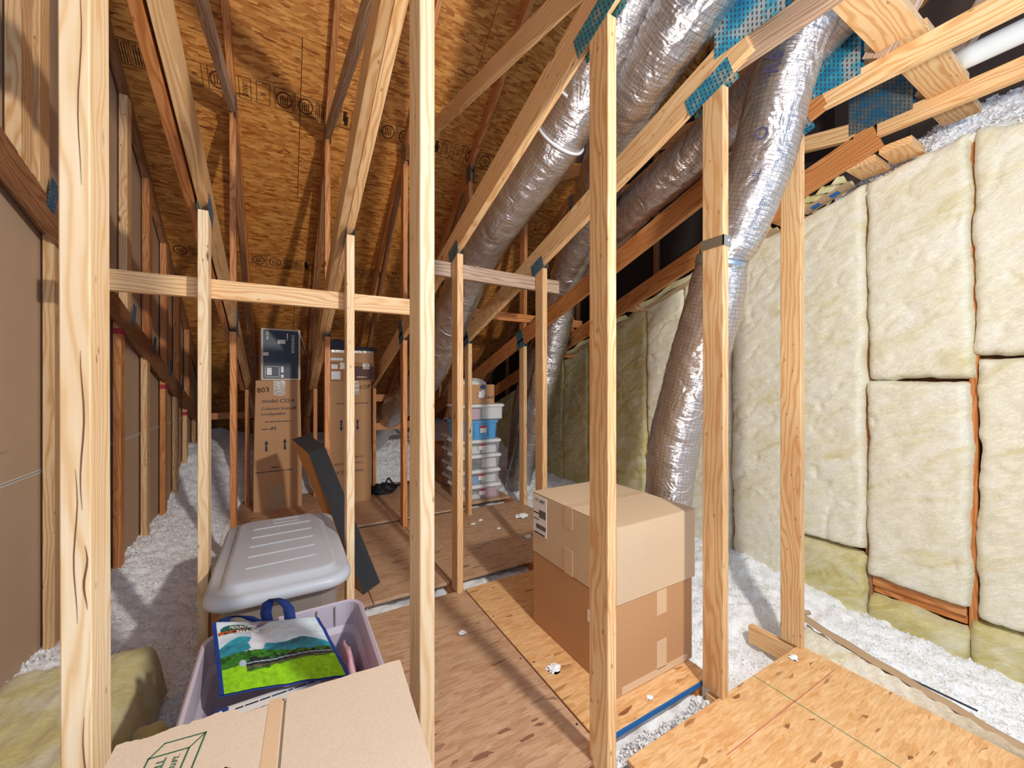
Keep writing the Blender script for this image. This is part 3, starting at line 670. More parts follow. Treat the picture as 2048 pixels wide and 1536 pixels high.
# printed words on the strapped duct
def on_tube(c, n_, along, s, size, mat, parent, name='duct_print'):
    z = Vector(n_).normalized(); x = Vector(along); x = (x - z * x.dot(z)).normalized(); y = z.cross(x)
    m = Matrix((x, y, z)).transposed().to_4x4(); m.translation = Vector(c)
    return text(name, s, size, m, mat, parent, 'CENTER')
purple = simple('purple_print', hexc('3c3556'), .5)
for (cy, cz, cx, s, sz) in ((.90, 2.545, 1.83, 'R6', .075), (.985, 2.13, 1.83, 'UL', .04), (.95, 2.29, 1.83, 'O', .07)):
    nn = Vector((-.85, -.5, -.1)).normalized(); on_tube(Vector((cx, cy, cz)) + nn * .137, nn, (.05, -.3, 1), s, sz, purple, d4)
# strap
st = empty('metal_strap', (1.53, .99, 1.83), 'galvanized strap tying the silver duct to the post', 'strap')
X2 = XK[2]
joined('strap_band', [(X2 - .024, .938, 1.805, X2 - .0195, 1.04, 1.845), (X2 - .024, .9375, 1.805, X2 + .02, .9445, 1.845)], M['galv'], st)
link('screw', bbox_mesh(.008, .004, .008, bev=.002), M['white_plastic'], st, Matrix.Translation((X2 + .004, .9365, 1.825)))
ring_at((1.815, 1.145, 1.83), (0, .35, -.95), .116, 'galv', st, 'duct_band', .04)
# pvc pipe
pp = empty('vent_pipe', (2.66, .5, 2.79), 'white plastic pipe with a slanted end at the upper right', 'pipe')
V, k, n, S_, A = tube_pts([(2.655, .56, 2.715), (2.655, .2, 2.715), (2.655, -.95, 2.715)], .046, n=28, step=.1)
tube('pipe', [(2.655, .56, 2.715), (2.655, .2, 2.715), (2.655, -.95, 2.715)], .046, M['pvc'], pp, n=28, step=.1)
# ------------------------------------------------------------------ loose batts
def lying(name, cx, cy, sx, sy, z0, h, rz, mat, label, seed, tilt=(0, 0)):
    nx, ny = int(sx / .012), int(sy / .012)
    u = np.linspace(-1, 1, nx)[:, None] * np.ones((1, ny)); v = np.linspace(-1, 1, ny)[None, :] * np.ones((nx, 1))
    du = (1 - np.abs(u)) * sx / 2; dv = (1 - np.abs(v)) * sy / 2
    prof = (1 - np.exp(-du / .012)) * (1 - np.exp(-dv / .012))
    x = u * sx / 2; y = v * sy / 2; x = x + .025 * fbm(y * 6, x * 2, 4, seed) * np.abs(u) ** 2; y = y + .03 * fbm(x * 7, y * 2, 4, seed + 1) * np.abs(v) ** 2
    z = z0 + h * prof + prof * (.02 * fbm(x * 5, y * 5, 4, seed + 2) + .014 * fbm(x * 30, y * 8, 4, seed + 3)) + prof * (tilt[0] * x + tilt[1] * y)
    me = np_mesh(np.stack([x, y, z], -1).reshape(-1, 3), grid_faces(nx, ny))
    o = link(name, me, M[mat], None, Matrix.Translation((cx, cy, 0)) @ Matrix.Rotation(rz, 4, 'Z'), True)
    tag(o, label, 'insulation'); return o
lying('insulation_batt', -.67, 1.45, .46, 1.42, -.04, .25, math.radians(-2), 'batt_yellow', 'thick yellow batt lying on the floor behind the leftmost front post', 5)
lying('insulation_scrap', -.385, 1.70, .13, .26, -.03, .13, math.radians(8), 'batt_yellow', 'small dark yellow scrap beside the lying batt and open tote', 8)
# kraft batt roll by the bright panel
kb = empty('kraft_batt', (2.25, .8, -.1), 'folded brown paper faced batt along the edge of the bright floor panel', 'insulation')
n = 40; V = []; nw = 8
for p in range(n):
    t_ = p / (n - 1); y = 1.04 - .98 * t_; x0 = 2.30 - .16 * t_ ** .8 ; wd = .12 * (1 - .5 * t_)
    for q in range(nw):
        a = q / (nw - 1); V.append((x0 + wd * a + .004 * math.sin(p * .9), y, .045 - .045 * t_ + .022 * math.sin(a * math.pi) - .07 * a * a))
o = link('kraft_facing', np_mesh(np.array(V), grid_faces(n, nw)), M['kraft'], kb, None, True)
V = []
for p in range(n):
    t_ = p / (n - 1); y = 1.0 - .75 * t_; x0 = 2.165; x1 = 2.30 - .16 * t_ ** .8 + .01
    for q in range(nw):
        a = q / (nw - 1); V.append((x0 + (x1 - x0) * a, y, -.05 + .075 * a + .006 * math.sin(p * 1.7 + q)))
link('fibre', np_mesh(np.array(V), grid_faces(n, nw)), M['batt'], kb, None, True)
tube('paper_curl', [(2.30, 1.05, .045), (2.34, 1.05, .05), (2.42, 1.04, .035)], .012, M['kraft'], kb, n=14, step=.01)
joined('blue_print', [(2.262, .42, .022, 2.275, .78, .0235)], M['ink'], kb, None)
# tufts of insulation on the floor
tuft = None; i = 0
for (x, y, s, lab) in ((1.03, 1.42, .028, 'white tuft on the orange panel beside the stacked boxes'), (1.93, 3.15, .05, 'large white tuft at the foot of the post by the plastic tote stack'), (1.72, 2.72, .026, 'white tuft on the dark floor just left of the stacked boxes'),
                    (1.45, 3.2, .018, 'tiny white tuft on the far floor, leftmost of three'), (1.55, 3.25, .018, 'tiny white tuft on the far floor, middle of three'), (1.6, 3.0, .015, 'tiny white tuft on the far floor, rightmost of three'),
                    (.78, 1.85, .018, 'tiny white tuft on the walkway near the gap'), (2.02, .93, .018, 'white flake at the corner of the bright panel'), (1.27, 1.10, .012, 'white flake by the foot of the strapped post')):
    bm = bmesh.new(); bmesh.ops.create_icosphere(bm, subdivisions=3, radius=s)
    for v in bm.verts:
        r = random.uniform(.55, 1.25); v.co = Vector((v.co.x * r * 1.2, v.co.y * r, max(-.0, v.co.z) * r * .6))
    me = bpy.data.meshes.new('m'); bm.to_mesh(me); bm.free()
    o = link('insulation_tuft', me, M['wool'], None, Matrix.Translation((x, y, .001))); tag(o, lab, 'tuft', 'tufts of insulation on the floor')
# ------------------------------------------------------------------ cartons
FY = Euler((math.pi / 2, 0, 0)).to_matrix().to_4x4()             # text upright on a -Y face
def tm(parent, x, y, z, rot=0):
    return wm(parent) @ Matrix.Translation((x, y, z)) @ FY @ Matrix.Rotation(rot, 4, 'Z')
def LX(parent, x, y, z, rot=0):                                  # text on the -X face
    return wm(parent) @ Matrix.Translation((x, y, z)) @ Euler((math.pi / 2, 0, -math.pi / 2)).to_matrix().to_4x4() @ Matrix.Rotation(rot, 4, 'Z')
def arrow(parent, x, y, z, s, up=1):
    m = tm(parent, x, y, z)
    V = [(-.012, -.06 * up, 0), (.012, -.06 * up, 0), (.006, .02 * up, 0), (-.006, .02 * up, 0), (-.02, .02 * up, 0), (.02, .02 * up, 0), (0, .065 * up, 0)]
    V = [(a * s, b * s, .0012) for a, b, c in V]
    link('arrow_print', mesh(V, [(0, 1, 2, 3) if up > 0 else (3, 2, 1, 0), (4, 5, 6) if up > 0 else (6, 5, 4)]), M['ink'], parent, m)
# loudspeaker carton A
A_ = empty('loudspeaker_carton', (-.045, 4.66, .016), 'tall brown loudspeaker carton with printed upright lettering under the dark blue box', 'box', rz=math.radians(3.5))
V = []
for z, hx, hy in ((0, .205, .17), (.3, .205, .17), (.9, .195, .165), (1.25, .187, .16)): V.append(rr(hx, hy, .006, z, 2))
link('carton_body', loft(V), M['card'], A_, wm(A_))
yf = -.172
text('carton_print', 'model CS2.4', .052, tm(A_, -.135, -.168, 1.035), M['ink'], A_)
text('carton_print', 'Coherent Source®', .04, tm(A_, -.140, -.169, .965), M['ink'], A_, sx=.95)
text('carton_print', 'Loudspeaker', .04, tm(A_, -.142, -.170, .915), M['ink'], A_)
text('carton_print', '~18', .02, tm(A_, -.11, -.1705, .845), M['ink'], A_)
text('carton_print', 'M', .055, tm(A_, -.06, -.171, .765), M['ink'], A_)
text('carton_print', '~9', .018, tm(A_, -.14, -.171, .775), M['ink'], A_)
arrow(A_, -.1, -.1725, .62, .85); arrow(A_, .055, -.1725, .625, .85)
text('carton_print', '~5', .024, tm(A_, -.06, -.1725, .40), M['ink'], A_)
text('carton_print', '~26', .02, tm(A_, -.03, -.1728, .365), M['ink'], A_, 'CENTER')
text('handwriting', '803', .07, tm(A_, -.175, -.1665, 1.13, .1), M['ink_black'], A_)
lbox('tape_strip', A_, (-.045, -.1685, 1.10), (.06, -.1655, 1.25), M['tape_clear'])
lbox('tape_strip', A_, (-.075, -.174, .0), (.04, -.172, .23), M['kraft'])
# dark blue box on top
Y_ = empty('speaker_box', (-.025, 4.62, 1.268), 'dark blue printed box with pale edges standing on the loudspeaker carton', 'box', rz=math.radians(6))
link('box_body', bbox_mesh(.335, .27, .50, bev=.004, center=False), M['card_pale'], Y_, wm(Y_))
lbox('printed_face', Y_, (-.150, -.1375, .016), (.150, -.1345, .484), M['black_card'])
lbox('printed_face', Y_, (.1675, -.12, .02), (.1695, .12, .48), M['black_card'])
text('box_print', 'YAMAHA', .045, tm(Y_, .085, -.1385, .45, -math.pi / 2), M['paper'], Y_)
text('box_print', 'NS-4A', .03, tm(Y_, -.125, -.1385, .47, -math.pi / 2), M['paper'], Y_)
text('box_print', '~5', .024, tm(Y_, .045, -.1385, .46, -math.pi / 2), M['paper'], Y_)
text('box_print', '~3', .06, tm(Y_, -.01, -.1385, .135, -math.pi / 2), M['paper'], Y_)
lbox('box_label', Y_, (-.03, -.139, .355), (.035, -.1375, .395), M['paper'])
lbox('box_label', Y_, (-.12, -.139, .05), (-.08, -.1375, .12), M['paper'])
joined('box_frame', [(-.135, -.1385, .03, -.015, -.1377, .034), (-.135, -.1385, .13, -.015, -.1377, .134), (-.135, -.1385, .03, -.131, -.1377, .134), (-.019, -.1385, .03, -.015, -.1377, .134)], M['paper'], Y_, wm(Y_))
lbox('tape_strip', Y_, (-.155, -.14, .235), (-.105, -.137, .27), M['tape_clear'])
beam('box_flap', wm(Y_) @ Vector((.175, -.02, .47)), wm(Y_) @ Vector((.235, -.02, .26)), .2, .004, M['card_pale'], Y_, xa=(0, 1, 0))
# carton B
B_ = empty('loudspeaker_carton', (.605, 4.53, .016), 'tall brown carton with upside down lettering, standing behind the second row posts', 'box', rz=math.radians(-1))
V = [rr(.205, .17, .006, z, 2) for z in (0, .5, 1.245)]
link('carton_body', loft(V), M['card'], B_, wm(B_))
for x in (-.085, .07): arrow(B_, x, -.1715, .79, .9, -1)
text('carton_print', 'model CS2.4', .05, tm(B_, .13, -.1712, .33, math.pi), M['ink'], B_)
text('carton_print', 'Coherent Source®', .036, tm(B_, .13, -.1712, .41, math.pi), M['ink'], B_)
text('carton_print', 'Loudspeaker', .036, tm(B_, .13, -.1712, .47, math.pi), M['ink'], B_)
text('carton_print', '~26', .02, tm(B_, .02, -.1712, 1.02, math.pi), M['ink'], B_, 'CENTER')
text('handwriting', 'TOP', .06, tm(B_, .09, -.1712, 1.15, .2), M['ink_black'], B_)
lbox('tape_strip', B_, (0.0, -.173, 1.10), (.085, -.171, 1.245), M['tape_clear'])
b1 = empty('flat_carton', (.62, 4.52, 1.262), 'low brown box with dark print and white labels lying on the tall plain carton', 'box', rz=math.radians(1))
link('box_body', bbox_mesh(.43, .33, .185, bev=.003, center=False), M['card_dark'], b1, wm(b1))
lbox('printed_band', b1, (-.03, -.1665, .01), (.215, -.1645, .15), M['brown_print'])
text('box_print', '~7', .026, tm(b1, .04, -.168, .03), M['tape'], b1)
lbox('box_label', b1, (-.2, -.167, .015), (-.115, -.1655, .095), M['paper']); lbox('box_label', b1, (-.20, -.167, .12), (-.14, -.1655, .165), M['paper'])
lbox('tape_strip', b1, (-.12, -.1668, .12), (-.06, -.1655, .185), M['tape_clear']); lbox('tape_strip', b1, (.1, -.1668, .12), (.17, -.1655, .185), M['tape_clear'])
b2 = empty('flat_carton', (.62, 4.52, 1.448), 'thin plain brown box topmost of the stack on the tall carton', 'box', rz=math.radians(1))
link('box_body', bbox_mesh(.42, .32, .125, bev=.003, center=False), M['card'], b2, wm(b2))
lbox('box_label', b2, (-.205, -.162, .02), (-.09, -.1605, .045), M['paper'])
lbox('tape_strip', b2, (-.2, -.162, .10), (.2, -.1605, .126), M['tape_clear'])
# dark fabric bundle
def lump(name, loc, sx, sy, sz, mat, label, cat, seed, sub=4, amp=.25, rz=0):
    bm = bmesh.new(); bmesh.ops.create_icosphere(bm, subdivisions=sub, radius=1)
    for v in bm.verts:
        p = v.co.copy(); r = 1 + amp * float(fbm(np.array([p.x * 2 + 9 + p.z]), np.array([p.y * 2 + 4 - p.z]), 4, seed)[0])
        v.co = Vector((p.x * sx * r, p.y * sy * r, (max(p.z, -.55) + .55) / 1.55 * sz * r))
    me = bpy.data.meshes.new('m'); bm.to_mesh(me); bm.free()
    o = link(name, me, M[mat], None, Matrix.Translation(loc) @ Matrix.Rotation(rz, 4, 'Z'), True); tag(o, label, cat); return o
lump('fabric_bundle', (.49, 4.45, 1.574), .10, .08, .11, 'dark_cloth', 'dark crumpled bundle on the topmost brown box, left side', 'cloth', 3)
lump('folded_cloth', (.72, 4.45, 1.574), .17, .12, .045, 'dark_cloth', 'flat dark cloth folded over the right end of the topmost brown box', 'cloth', 6)
# tools near carton B
tb = lump('folded_tarp', (.97, 4.55, .016), .14, .10, .10, 'black', 'dark blue black folded tarp on the floor beside the tall carton', 'tarp', 9, amp=.5)
cl = empty('metal_stand', (1.08, 4.72, .016), 'small dark folding stand lying on the far floor panel', 'stand')
beam('leg', (1.00, 4.70, .03), (1.07, 4.74, .13), .02, .02, M['black'], cl); beam('leg', (1.07, 4.74, .13), (1.14, 4.70, .03), .02, .02, M['black'], cl); beam('foot', (1.0, 4.66, .03), (1.32, 4.80, .03), .03, .02, M['black'], cl)
# small brown carton behind the totes
s1 = empty('brown_carton', (1.80, 4.76, .022), 'brown carton with dark writing behind the plastic tote stack', 'box', rz=math.radians(0))
link('box_body', bbox_mesh(.28, .34, .46, bev=.003, center=False), M['card_dark'], s1, wm(s1))
for i in range(7): lbox('print_line', s1, (-.142, -.15 + i * .04, .08), (-.140, -.137 + i * .04, .34 - .03 * (i % 3)), M['ink_black'], bev=0)
# ------------------------------------------------------------------ plastic tote stack
def tote(name, cx, cy, z, hx, hy, h, body, lid, label, lidh=.022, over=.018, group='plastic totes in the far stack', wall=True):
    r_ = empty(name, (cx, cy, z), label, 'tote', group)
    bh = h - lidh
    rings = [rr(hx * .90, hy * .88, .03, 0, 5), rr(hx * .93, hy * .92, .035, bh * .5, 5), rr(hx * .96, hy * .95, .035, bh, 5)]
    link('tote_body', loft(rings), M[body], r_, wm(r_), False)
    if lid:
        rings = [rr(hx, hy, .04, bh - .012, 5), rr(hx + .003, hy + .003, .04, bh - .002, 5), rr(hx, hy, .04, bh + .008, 5), rr(hx - .012, hy - .012, .035, h - .004, 5), rr(hx - .03, hy - .03, .03, h - .001, 5)]
        link('tote_lid', loft(rings), M[lid], r_, wm(r_))
    return r_
stackx, stacky = 1.80, 3.945; zz = .022
labs = ['lowest clear tote of the stack, white lid, papers inside', 'second clear tote from the floor with a red label', 'third clear tote from the floor holding folded dark cloth', 'uppermost clear tote under the blue one']
conts = [('paper', 'pink_cloth'), ('blue_tote', 'paper'), ('dark_cloth', 'paper'), ('paper', 'white_plastic')]
for i in range(4):
    tt = tote('storage_tote', stackx + (.004, -.006, .002, .0)[i], stacky, zz, .245, .195, .155, 'clear', 'white_plastic', labs[i])
    m1, m2 = conts[i]
    lbox('tote_contents', tt, (-.19, -.155, .006), (.0, .12, .05 + .03 * (i % 2)), M[m1]); lbox('tote_contents', tt, (.02, -.155, .006), (.19, .1, .10 - .02 * (i % 2)), M[m2])
    if i != 2:
        lb_ = lbox('tote_label', tt, (-.03, -.1885, .045), (.045, -.1855, .11), M['paper']); lbox('label_print', lb_, (-.0375, -.0025, .0125), (.0375, -.001, .0305), M['red'], bev=0)
    zz += .157
tt = tote('storage_tote', stackx - .02, stacky, zz, .225, .20, .195, 'blue_tote', None, 'bright blue tote in the middle of the stack')
for x in (-.06, .10): lbox('tote_rib', tt, (x - .004, -.196, .02), (x + .004, -.186, .19), M['blue_tote'])
link('tote_rim', loft([rr(.216, .19, .035, .165, 5), rr(.228, .202, .04, .17, 5), rr(.228, .202, .04, .196, 5)]), M['blue_tote'], tt, wm(tt))
lb_ = lbox('tote_label', tt, (.0, -.2050, .07), (.07, -.2025, .145), M['paper']); lbox('label_print', lb_, (-.035, -.00225, .0125), (.035, -.00075, .0355), M['red'], bev=0)
zz += .198
tt = tote('storage_tote', stackx + .02, stacky, zz, .265, .195, .172, 'clear', 'white_plastic', 'white top tote of the stack under the small brown box')
lbox('tote_contents', tt, (-.2, -.165, .01), (-.02, .1, .12), M['pink_cloth']); lbox('tote_contents', tt, (.0, -.168, .01), (.235, .1, .135), M['paper'])
zz += .174
kb2 = empty('open_box', (1.76, 3.94, zz), 'small open brown box with shiny white wrapping sticking out, on top of the totes', 'box', rz=0)
link('box_body', loft([rr(.20, .17, .003, 0, 1), rr(.20, .17, .003, .20, 1)], True, False), M['card'], kb2, wm(kb2))
text('handwriting', 'Kwd', .06, tm(kb2, .075, -.1715, .05), M['ink_black'], kb2)
o = lump('gift_wrap', (1.78, 3.95, zz + .15), .17, .14, .12, 'paper', 'white and red glossy wrapping bulging out of the small top box', 'wrapping', 12, amp=.35)
pb = lump('ribbon_bow', (1.82, 3.76, zz + .16), .03, .02, .035, 'blue_paint', 'small purple blue ribbon bow on the front of the top box', 'bow', 13)
o = lump('toy_bunny', (1.80, 3.752, zz + .06), .035, .015, .08, 'white_plastic', 'small white figure hanging on the front of the small top box', 'ornament', 15, amp=.6)
o = lump('red_star', (1.72, 3.90, zz + .235), .05, .04, .02, 'red', 'red patch of wrapping on the small top box', 'wrapping', 17, amp=.5)
# second stack, behind left
for i in range(4):
    tt = tote('storage_tote', 1.895 - .004 * (i % 2), 4.375, .022 + i * .158, .245, .19, .155, 'clear', 'white_plastic', ('lowest', 'second', 'third', 'topmost')[i] + ' clear tote of the half hidden rear stack')
    lbox('tote_contents', tt, (-.19, -.14, .006), (.19, .12, .09), M['dark_cloth' if i % 2 else 'card_dark'])
# ------------------------------------------------------------------ two big brown boxes
L_ = empty('brown_box', (1.385, 1.462, 0), 'large brown box standing on the orange floor panel under the lighter one', 'box')
link('box_body', bbox_mesh(.475, .60, .367, bev=.003, center=False), M['card'], L_, wm(L_))
lbox('tape_strip', L_, (-.0, -.3015, .262), (.062, -.2995, .367), M['tape']); lbox('tape_strip', L_, (-.0, -.3015, .03), (.062, -.2995, .15), M['tape'])
lbox('tape_strip', L_, (-.205, -.3015, .004), (.2, -.2995, .034), M['tape'])
lbox('box_label', L_, (-.2390, -.215, .225), (-.2372, -.13, .275), M['paper'])
text('label_print', '~8', .008, LX(L_, -.2395, -.145, .255), M['ink'], L_)
U_ = empty('brown_box', (1.392, 1.462, .369), 'light brown taped box on top of the larger box, with a white barcode label', 'box')
link('box_body', bbox_mesh(.492, .61, .310, bev=.004, center=False), M['card_light'], U_, wm(U_))
lbox('box_flap', U_, (-.246, -.305, .310), (.246, -.004, .314), M['card_light']); lbox('box_flap', U_, (-.246, .004, .310), (.246, .305, .314), M['card_light'])
lbox('tape_strip', U_, (-.247, -.028, .3142), (.247, .028, .3152), M['tape'])
lbox('tape_strip', U_, (-.2478, -.03, .215), (-.246, .03, .313), M['tape']); lbox('tape_strip', U_, (-.2478, -.03, .0), (-.246, .03, .12), M['tape'])
ulb = lbox('box_label', U_, (-.2484, .175, .105), (-.2462, .295, .302), M['paper'])
text('label_print', 'TY 18987', .022, LX(U_, -.249, .275, .272), M['ink'], ulb)
joined('barcode', [(-.2492, .18 + i * .0045, .195, -.2486, .18 + i * .0045 + (.003 if i % 3 else .0015), .235) for i in range(14)] + [(-.2492, .18 + i * .004, .135, -.2486, .18 + i * .004 + .002, .158) for i in range(22)] + [(-.2492, .19, .108, -.2486, .285, .115), (-.2492, .24, .21, -.2486, .29, .216), (-.2492, .24, .18, -.2486, .29, .184)], M['ink_black'], ulb, wm(U_))
# ------------------------------------------------------------------ leaning slab
SV = [(.162, 3.2, .743), (.277, 3.3, .77), (.06, 3.44, .82), (.177, 3.54, .84), (.414, 2.47, .003), (.53, 2.57, .003), (.385, 2.60, .003), (.50, 2.70, .003)]
sl_ = empty('leaning_panel', (.45, 2.57, 0), 'long charcoal box section leaning behind the grey lidded tote', 'panel')
me = mesh(SV, [(0, 1, 5, 4), (1, 3, 7, 5), (2, 3, 1, 0), (3, 2, 6, 7), (6, 4, 5, 7)])
link('dark_shell', me, M['dark_grey'], sl_)
me = mesh([SV[0], SV[2], SV[6], SV[4]], [(0, 3, 2, 1)]); link('raw_side', me, M['raw_wood'], sl_)
# ------------------------------------------------------------------ grey lidded tote
G_ = empty('lidded_tote', (0, 2.27, .0), 'large closed tote with a pale grey ribbed lid, behind the open lilac tote', 'tote')
link('tote_body', loft([rr(.195, .38, .06, 0, 6), rr(.215, .42, .07, .38, 6), rr(.225, .43, .07, .40, 6), rr(.225, .43, .07, .44, 6)]), M['tote_taupe'], G_, wm(G_))
hx, hy = .262, .475
rings = [rr(hx - .012, hy - .012, .10, .405, 10), rr(hx, hy, .11, .41, 10), rr(hx + .002, hy + .002, .11, .43, 10), rr(hx - .004, hy - .004, .11, .446, 10), rr(hx - .02, hy - .02, .10, .454, 10), rr(hx - .052, hy - .06, .07, .452, 10),
         rr(hx - .060, hy - .07, .06, .470, 10), rr(hx - .075, hy - .085, .05, .474, 10)]
glid = link('tote_lid', loft(rings), M['lid_grey'], G_, wm(G_), True)
for i in range(5):
    y = -.26 + i * .125
    beam('lid_rib', (G_.location.x - .135, 2.27 + y, .474), (G_.location.x + .135, 2.27 + y + .012, .474), .010, .006, M['lid_grey'], glid, xa=(0, 1, 0), bev=.002)
joined('lid_panel_mark', [(-.05, .30, .4735, .09, .305, .4755), (-.05, .36, .4735, .09, .365, .4755), (-.05, .30, .4735, -.046, .365, .4755), (.086, .30, .4735, .09, .365, .4755)], M['lid_grey'], glid, wm(G_))
# ------------------------------------------------------------------ open lilac tote
O_ = empty('open_tote', (.018, 1.315, 0), 'open lilac plastic tote holding a printed bag, beside the walkway', 'tote')
hx, hy = .235, .30
rings = [rr(hx - .05, hy - .05, .04, .004, 6), rr(hx - .018, hy - .018, .05, .33, 6), rr(hx - .006, hy - .006, .05, .35, 6), rr(hx - .006, hy - .006, .05, .415, 6), rr(hx + .004, hy + .004, .055, .42, 6), rr(hx + .006, hy + .006, .055, .435, 6), rr(hx, hy, .052, .44, 6), rr(hx - .008, hy - .008, .05, .436, 6),
         rr(hx - .012, hy - .012, .048, .355, 6), rr(hx - .024, hy - .024, .045, .335, 6), rr(hx - .056, hy - .056, .036, .010, 6)]
link('tote_body', loft(rings, True, True), M['tote_lilac'], O_, wm(O_), False)
for x in (-.09, 0, .09, .15): lbox('tote_groove', O_, (x - .002, hy - .0165, .36), (x + .002, hy - .0105, .43), M['tote_taupe'], bev=0)
# contents
lump('quilted_pouch', (.178, 1.37, .20), .035, .13, .19, 'pink_cloth', 'pink floral quilted pouch against the right side of the open tote', 'pouch', 21, amp=.35)
box2 = empty('white_bag', (-.02, 1.15, .28), 'white and blue paper bag with small print below the railroad bag', 'bag')
box('bag_body', (-.165, 1.06, .05), (.10, 1.34, .38), M['paper'], box2, bev=.02, seg=3)
box('blue_stripe', (-.168, 1.07, .07), (-.12, 1.33, .384), M['blue_strap'], box2, bev=.01)
for i in range(3): text('bag_print', '~%d' % (30 + i), .012, Matrix.Translation((-.11, 1.30 - i * .03, .3812)) @ Matrix.Rotation(.02, 4, 'Z'), M['ink'], box2)
# printed bag
t = NT('bag_print'); ca = t.n('VertexColor', layer_name='col'); M['bag'] = t.done(ca.outputs[0], .22, 0, t.bump(t.noise(t.coord(), 25, 3), .25, .01))
TL, TR, BL, BR = (Vector(p) for p in ((-.193, 1.565, .500), (.105, 1.475, .475), (-.150, 1.350, .405), (.172, 1.255, .405)))
nu, nv = 220, 130
u = np.linspace(0, 1, nu)[:, None] * np.ones((1, nv)); v = np.linspace(0, 1, nv)[None, :] * np.ones((nu, 1))
def bil(a, b, c, d): return [(1 - u) * (1 - v) * a[i] + u * (1 - v) * b[i] + (1 - u) * v * c[i] + u * v * d[i] for i in range(3)]
Xb, Yb, Zb = bil(TL, TR, BL, BR)
Zb = Zb + .018 * np.sin(math.pi * u) * np.sin(math.pi * v) - .020 * np.exp(-((u - .42) / .07) ** 2) * (1 - v) ** 2 + .006 * fbm(u * 4, v * 4, 3, 3)
Yb = Yb + .006 * np.sin(u * 9) * (1 - v)
colr = np.zeros((nu, nv, 3)); H = lambda s: np.array(hexc(s))
n1 = fbm(u * 4 + v * 3, v * 7, 5, 50); n2 = fbm(u * 30, v * 30, 3, 51); n3 = fbm(u * 9, v * 3, 3, 52)
sky = H('cfe0ea')[None, None] * (1 - .5 * np.clip(n1 * 1.6, 0, 1))[..., None] + (H('8ea4b8') * .45)[None, None] * np.clip(n1 * 1.6, 0, 1)[..., None]
sky = sky + .2 * np.clip(-n1, 0, 1)[..., None]
colr[:] = sky
mt = v > (.42 - .14 * np.exp(-((u - .22) / .13) ** 2) - .06 * np.exp(-((u - .75) / .12) ** 2) + .03 * n3 + .05 * u)
smoke = (np.abs(u - .30 - .30 * (.62 - v) - .05 * n1) < .03 + .22 * (.62 - v).clip(0, 1) + .03 * n2) & (v < .62) & (v > .15)
teal = H('2f93a8') * (1 + .0); colr = np.where(mt[..., None], teal[None, None] * (1 + .9 * n1[..., None] + .25 * n2[..., None]), colr)
fr = v > (.56 + .04 * n3 - .03 * np.sin(u * 7)); colr = np.where(fr[..., None], H('2d6b25')[None, None] * (1 + 1.1 * n2[..., None]), colr)
ms = np.where(fr, 0, smoke); colr = np.where(ms[..., None] > 0, H('d5dbe2')[None, None] * (1 + .15 * n1[..., None]), colr)
gr = v > (.86 - .20 * u + .02 * n3 + .02 * n2); gr2 = (v > .72) & (u < .22)
tr = (v > .66 - .10 * (u - .2) + .03 * n2 + .025 * (np.sin(u * 60) > .3)) & (v < .80 - .19 * (u - .2) + .02 * n2) & (u > .17) & (u < .98)
colr = np.where(tr[..., None], H('1e2a30')[None, None] * (1 + 1.4 * n2[..., None].clip(-.6, 1)), colr)
bk = tr & (v > .765 - .17 * (u - .2)); bar = tr & (np.abs(v - (.725 - .15 * (u - .2))) < .007); colr = np.where(bar[..., None], H('9fb4c4')[None, None], colr)
colr = np.where(bk[..., None], H('5c5a48')[None, None] * (1 + .8 * n2[..., None]), colr)
colr = np.where((gr | gr2)[..., None], H('8fce20')[None, None] * (1 + .35 * n2[..., None]), colr)
rd = ((u - .20) ** 2 * 1 + ((v - .70) * .62) ** 2) < .0008; colr = np.where(rd[..., None], H('a9c4d6')[None, None], colr)
lg = (((u - .20) / .14) ** 2 + ((v - .14) / .08) ** 2) < 1; colr = np.where(lg[..., None], H('1f5f56')[None, None], colr)
lg2 = (np.abs(v - .19) < .025 + .01 * n2) & (u > .04) & (u < .36); colr = np.where(lg2[..., None], np.where((n2 > 0)[..., None], H('b3582c')[None, None], H('20231f')[None, None]), colr)
stripe = (u < .035) | (u > .965); colr = np.where(stripe[..., None], H('173a86')[None, None], colr)
me = np_mesh(np.stack([Xb, Yb, Zb], -1).reshape(-1, 3), grid_faces(nu, nv)); me.flip_normals()
cattr = me.color_attributes.new('col', 'FLOAT_COLOR', 'POINT'); cc = np.ones((nu * nv, 4), np.float32); cc[:, :3] = colr.reshape(-1, 3).clip(0, 1); cattr.data.foreach_set('color', cc.ravel())
bagr = empty('shopping_bag', (0, 1.4, .40), 'printed shopping bag with a steam train and green hills lying in the open tote', 'bag')
link('bag_front', me, M['bag'], bagr, None, True)
Zc = Zb - .007; me = np_mesh(np.stack([Xb, Yb, Zc], -1).reshape(-1, 3)[:: 1], grid_faces(nu, nv)); link('bag_back', me, M['blue_strap'], bagr, None, True)
def bag_m(uu, vv, lift=.002):
    a = TL.lerp(TR, uu); b = BL.lerp(BR, uu); p = a.lerp(b, vv); ex = (TR - TL).normalized(); ey = (TL - BL); ey = (ey - ex * ey.dot(ex)).normalized(); ez = ex.cross(ey)
    p.z += .018 * math.sin(math.pi * uu) * math.sin(math.pi * vv)
    m = Matrix((ex, ey, ez)).transposed().to_4x4(); m.translation = p + ez * (lift + .003); return m
text('bag_print', 'MOUNTAINS', .013, bag_m(.14, .15, .004), M['paper'], bagr); text('bag_print', 'RAILROAD', .013, bag_m(.19, .24, .004), M['paper'], bagr)
